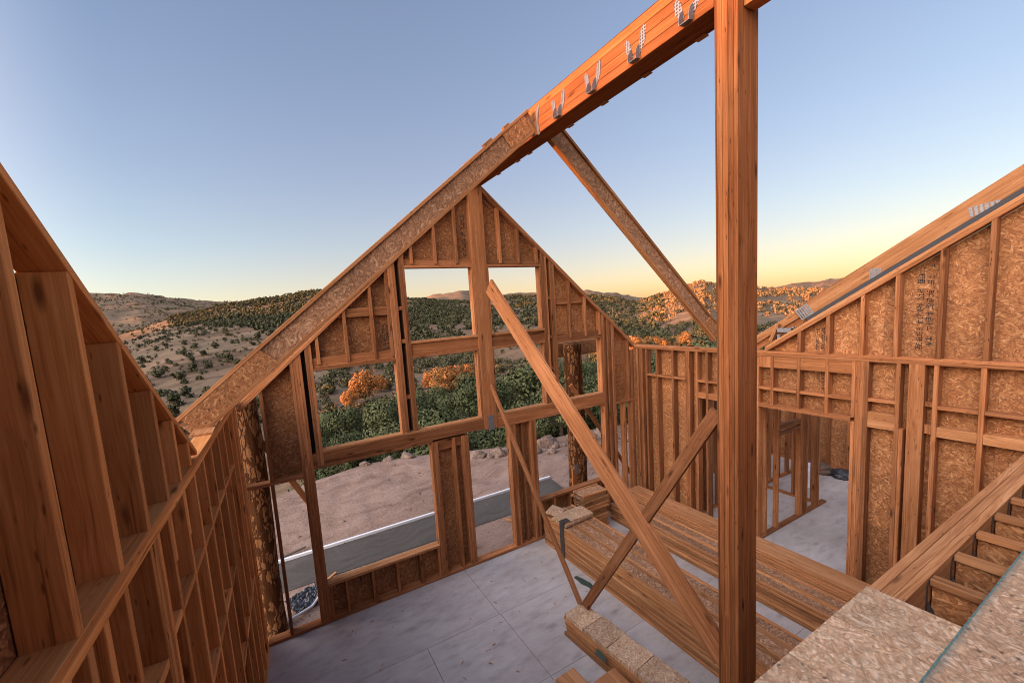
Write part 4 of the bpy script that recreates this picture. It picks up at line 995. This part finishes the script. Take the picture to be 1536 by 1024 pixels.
# scraps of green film on the floor
mb = MB(); n = 14
pts = [(4.02+.07*math.sin(i*.9)+.045*(1 if i % 2 else -1)*math.sin(i/n*3.1), 4.98-.5*i/n) for i in range(n)]
poly = [(4.0, 4.97), (4.06, 4.98), (4.10, 4.86), (4.13, 4.72), (4.12, 4.60), (4.06, 4.48), (4.01, 4.55), (4.04, 4.66), (3.99, 4.78), (4.0, 4.88)]
mb.prism(poly, 'xy', .002, .007); o = mb.build('plastic_scrap', PLAST, None, (4.05, 4.7, .002)); tag(o, 'dark green scrap of film on the floor beside the big stack', 'plastic scrap')
mb = MB(); mb.prism([(3.55, .16), (3.36, .16), (3.36, .25), (3.50, .27)], 'yz', 3.128, 3.133); o = mb.build('plastic_scrap', PLAST, None, (3.13, 3.4, .16)); tag(o, 'green film tag hanging on the side of the small stack', 'plastic scrap')

# ------------------------------------------------------------------ porch logs and things outside
def log(x, y, r, z1, label, seed):
    rg = random.Random(seed); pts = []; rs = []
    for i in range(40):
        z = -.33+(z1+.33)*i/39; pts.append((x+.012*math.sin(z*1.7+seed), y, z)); rs.append(r*(1.05-.02*z+.02*noise.noise(Vector((z*2, seed, 0)))))
    mb = MB(); n = 40; acc = 0; vs = []; gs = []; fs = []
    for i, p in enumerate(pts):
        for k in range(n):
            a = 6.28318*k/n; rr_ = rs[i]*(1+.035*noise.noise(Vector((math.cos(a)*3+seed, math.sin(a)*3, p[2]*4))))
            vs.append((p[0]+rr_*math.cos(a), p[1]+rr_*math.sin(a), p[2])); gs.append((p[2], math.cos(a)*r, math.sin(a)*r))
    for i in range(len(pts)-1):
        for k in range(n): fs.append((i*n+k, i*n+(k+1) % n, (i+1)*n+(k+1) % n, (i+1)*n+k))
    fs += [tuple(range(n))[::-1], tuple(range((len(pts)-1)*n, len(pts)*n))]
    o = mb.add(vs, fs, gs).build('log_column', BARK, None, (x, y, -.33), True); return tag(o, label, 'log column', 'peeled log columns of the porch')
log(-.46, 6.90, .165, 3.82, 'rough peeled log column standing outside the left end of the gable wall', 4)
log(5.84, 6.92, .20, 3.66, 'peeled log column catching orange light outside the right window opening', 11)
t = thing('porch_beam', 'strand board faced porch beam behind the right log column', 'beam', (6.2, 7.18, 3.42))
MB().prism([(5.3, 3.40), (7.4, 3.40), (7.4, 3.64), (5.3, 3.64)], 'xz', 7.14, 7.16).build('board_face', OSB, t); MB().box(5.3, 7.4, 7.162, 7.25, 3.36, 3.40, 'x').build('flange', FLG, t); MB().box(5.3, 7.4, 7.162, 7.25, 3.64, 3.68, 'x').build('flange', FLG, t)
for lab, a, b in (('outdoor brace leaning beside the right log column', (5.52, 6.66, 2.82), (7.42, 6.66, .16)), ('outdoor brace leaning beside the left log column', (-.46, 7.0, 3.05), (.26, 7.0, 1.56))):
    o = MB().beam(a, b, .04, .085, (1, 0, 1)).build('diagonal_brace', LUM2, None, b); tag(o, lab, 'brace')
t = thing('board_upright', 'short upright board with a metal clip beside the right log column', 'board', (5.55, 6.72, -.3))
MB().box(5.50, 5.62, 6.70, 6.74, -.3, .93, 'z').build('board', LUM2, t); MB().box(5.56, 5.66, 6.692, 6.699, .82, 1.02, 'z').build('metal_clip', GALV, t)
# hose, sheet and litter by the left log
hz = lambda x, y: ground(x, y)
mb = MB(); mb.tube([(-.9, 6.75, -.25), (-.35, 6.92, -.24), (-.1, 7.02, -.24), (.1, 7.10, -.24), (.22, 7.28, -.24), (.45, 7.34, -.24), (.9, 7.3, -.25)], .022, 10); o = mb.build('white_hose', WHITE, None, (-.35, 6.9, -.27), True); tag(o, 'white hose curving over the ground outside the left opening', 'hose')
bm = bmesh.new(); bmesh.ops.create_grid(bm, x_segments=40, y_segments=24, size=.5)
for v in bm.verts:
    x, y = v.co.x, v.co.y
    v.co = Vector((x*.75, y*.5, .05+.09*abs(noise.fractal(Vector((x*3.5, y*3.5, 2)), .8, 2, 4))-.03))
bmesh.ops.solidify(bm, geom=bm.faces[:], thickness=.003)
me = bpy.data.meshes.new('plastic_sheet'); bm.to_mesh(me); bm.free(); me.materials.append(BLACK)
o = bpy.data.objects.new('plastic_sheet', me); COL.objects.link(o); o.location = (.12, 7.42, -.29); o.rotation_euler = (0, 0, .35); tag(o, 'crumpled black plastic sheet on the ground beyond the white hose', 'plastic sheet')
for i, (x, y, l, a, lab) in enumerate(((.42, 7.72, .4, .6, 'wood scrap by the driveway outside the left opening'), (4.35, 7.55, .3, 2.2, 'wood scrap lying outside the doorway opening'), (-.1, 9.1, .5, .2, 'dark stick lying just beyond the metal edging'))):
    d_ = Vector((math.cos(a), math.sin(a), .06))*l/2; c = Vector((x, y, ground(x, y)+.05))
    o = MB().beam(c-d_, c+d_, .05, .03).build('wood_scrap', FLG if i < 2 else TRUNK, None, tuple(c)); tag(o, lab, 'wood scrap', 'scraps of wood on the ground')
o = rock((4.45, 7.05, ground(4.45, 7.05)+.04), (.09, .07, .07), 77, 'dark stone lying right outside the doorway opening', 'stones near the wall')
# nail-sized litter on the deck
mb = MB(); rg = random.Random(21)
for i in range(70):
    x, y = rg.uniform(.1, 4.1), rg.uniform(2.6, 6.0); a = rg.random()*3.14; l = rg.uniform(.008, .03); d_ = Vector((math.cos(a), math.sin(a), 0))*l
    mb.beam(Vector((x, y, .005))-d_, Vector((x, y, .005))+d_, rg.uniform(.004, .014), .004, ch=.0005)
o = mb.build('wood_chips', FLG); tag(o, kind='stuff')

# unseen wall added behind the viewer to shade everything that faces south
wr = thing('added_shade_wall', 'unseen sheathed wall added for its shade opposite the gabled window wall', 'wall', (3.2, -1.5, 0))
MB().prism([(-.9, 0), (7.1, 0), (7.1, SHADE_WALL_H), (-.9, SHADE_WALL_H)], 'xz', -1.56, -1.548).build('sheathing_panel', OSB, wr)
for i in range(20): pbox('stud', LUM, wr, -.85+i*.41, -.807+i*.41, -1.546, -1.41, .046, SHADE_WALL_H-.045)
pbox('bottom_plate', LUM, wr, -.9, 7.1, -1.546, -1.405, .001, .044); pbox('top_plate', LUM, wr, -.9, 7.1, -1.546, -1.405, SHADE_WALL_H-.043, SHADE_WALL_H)
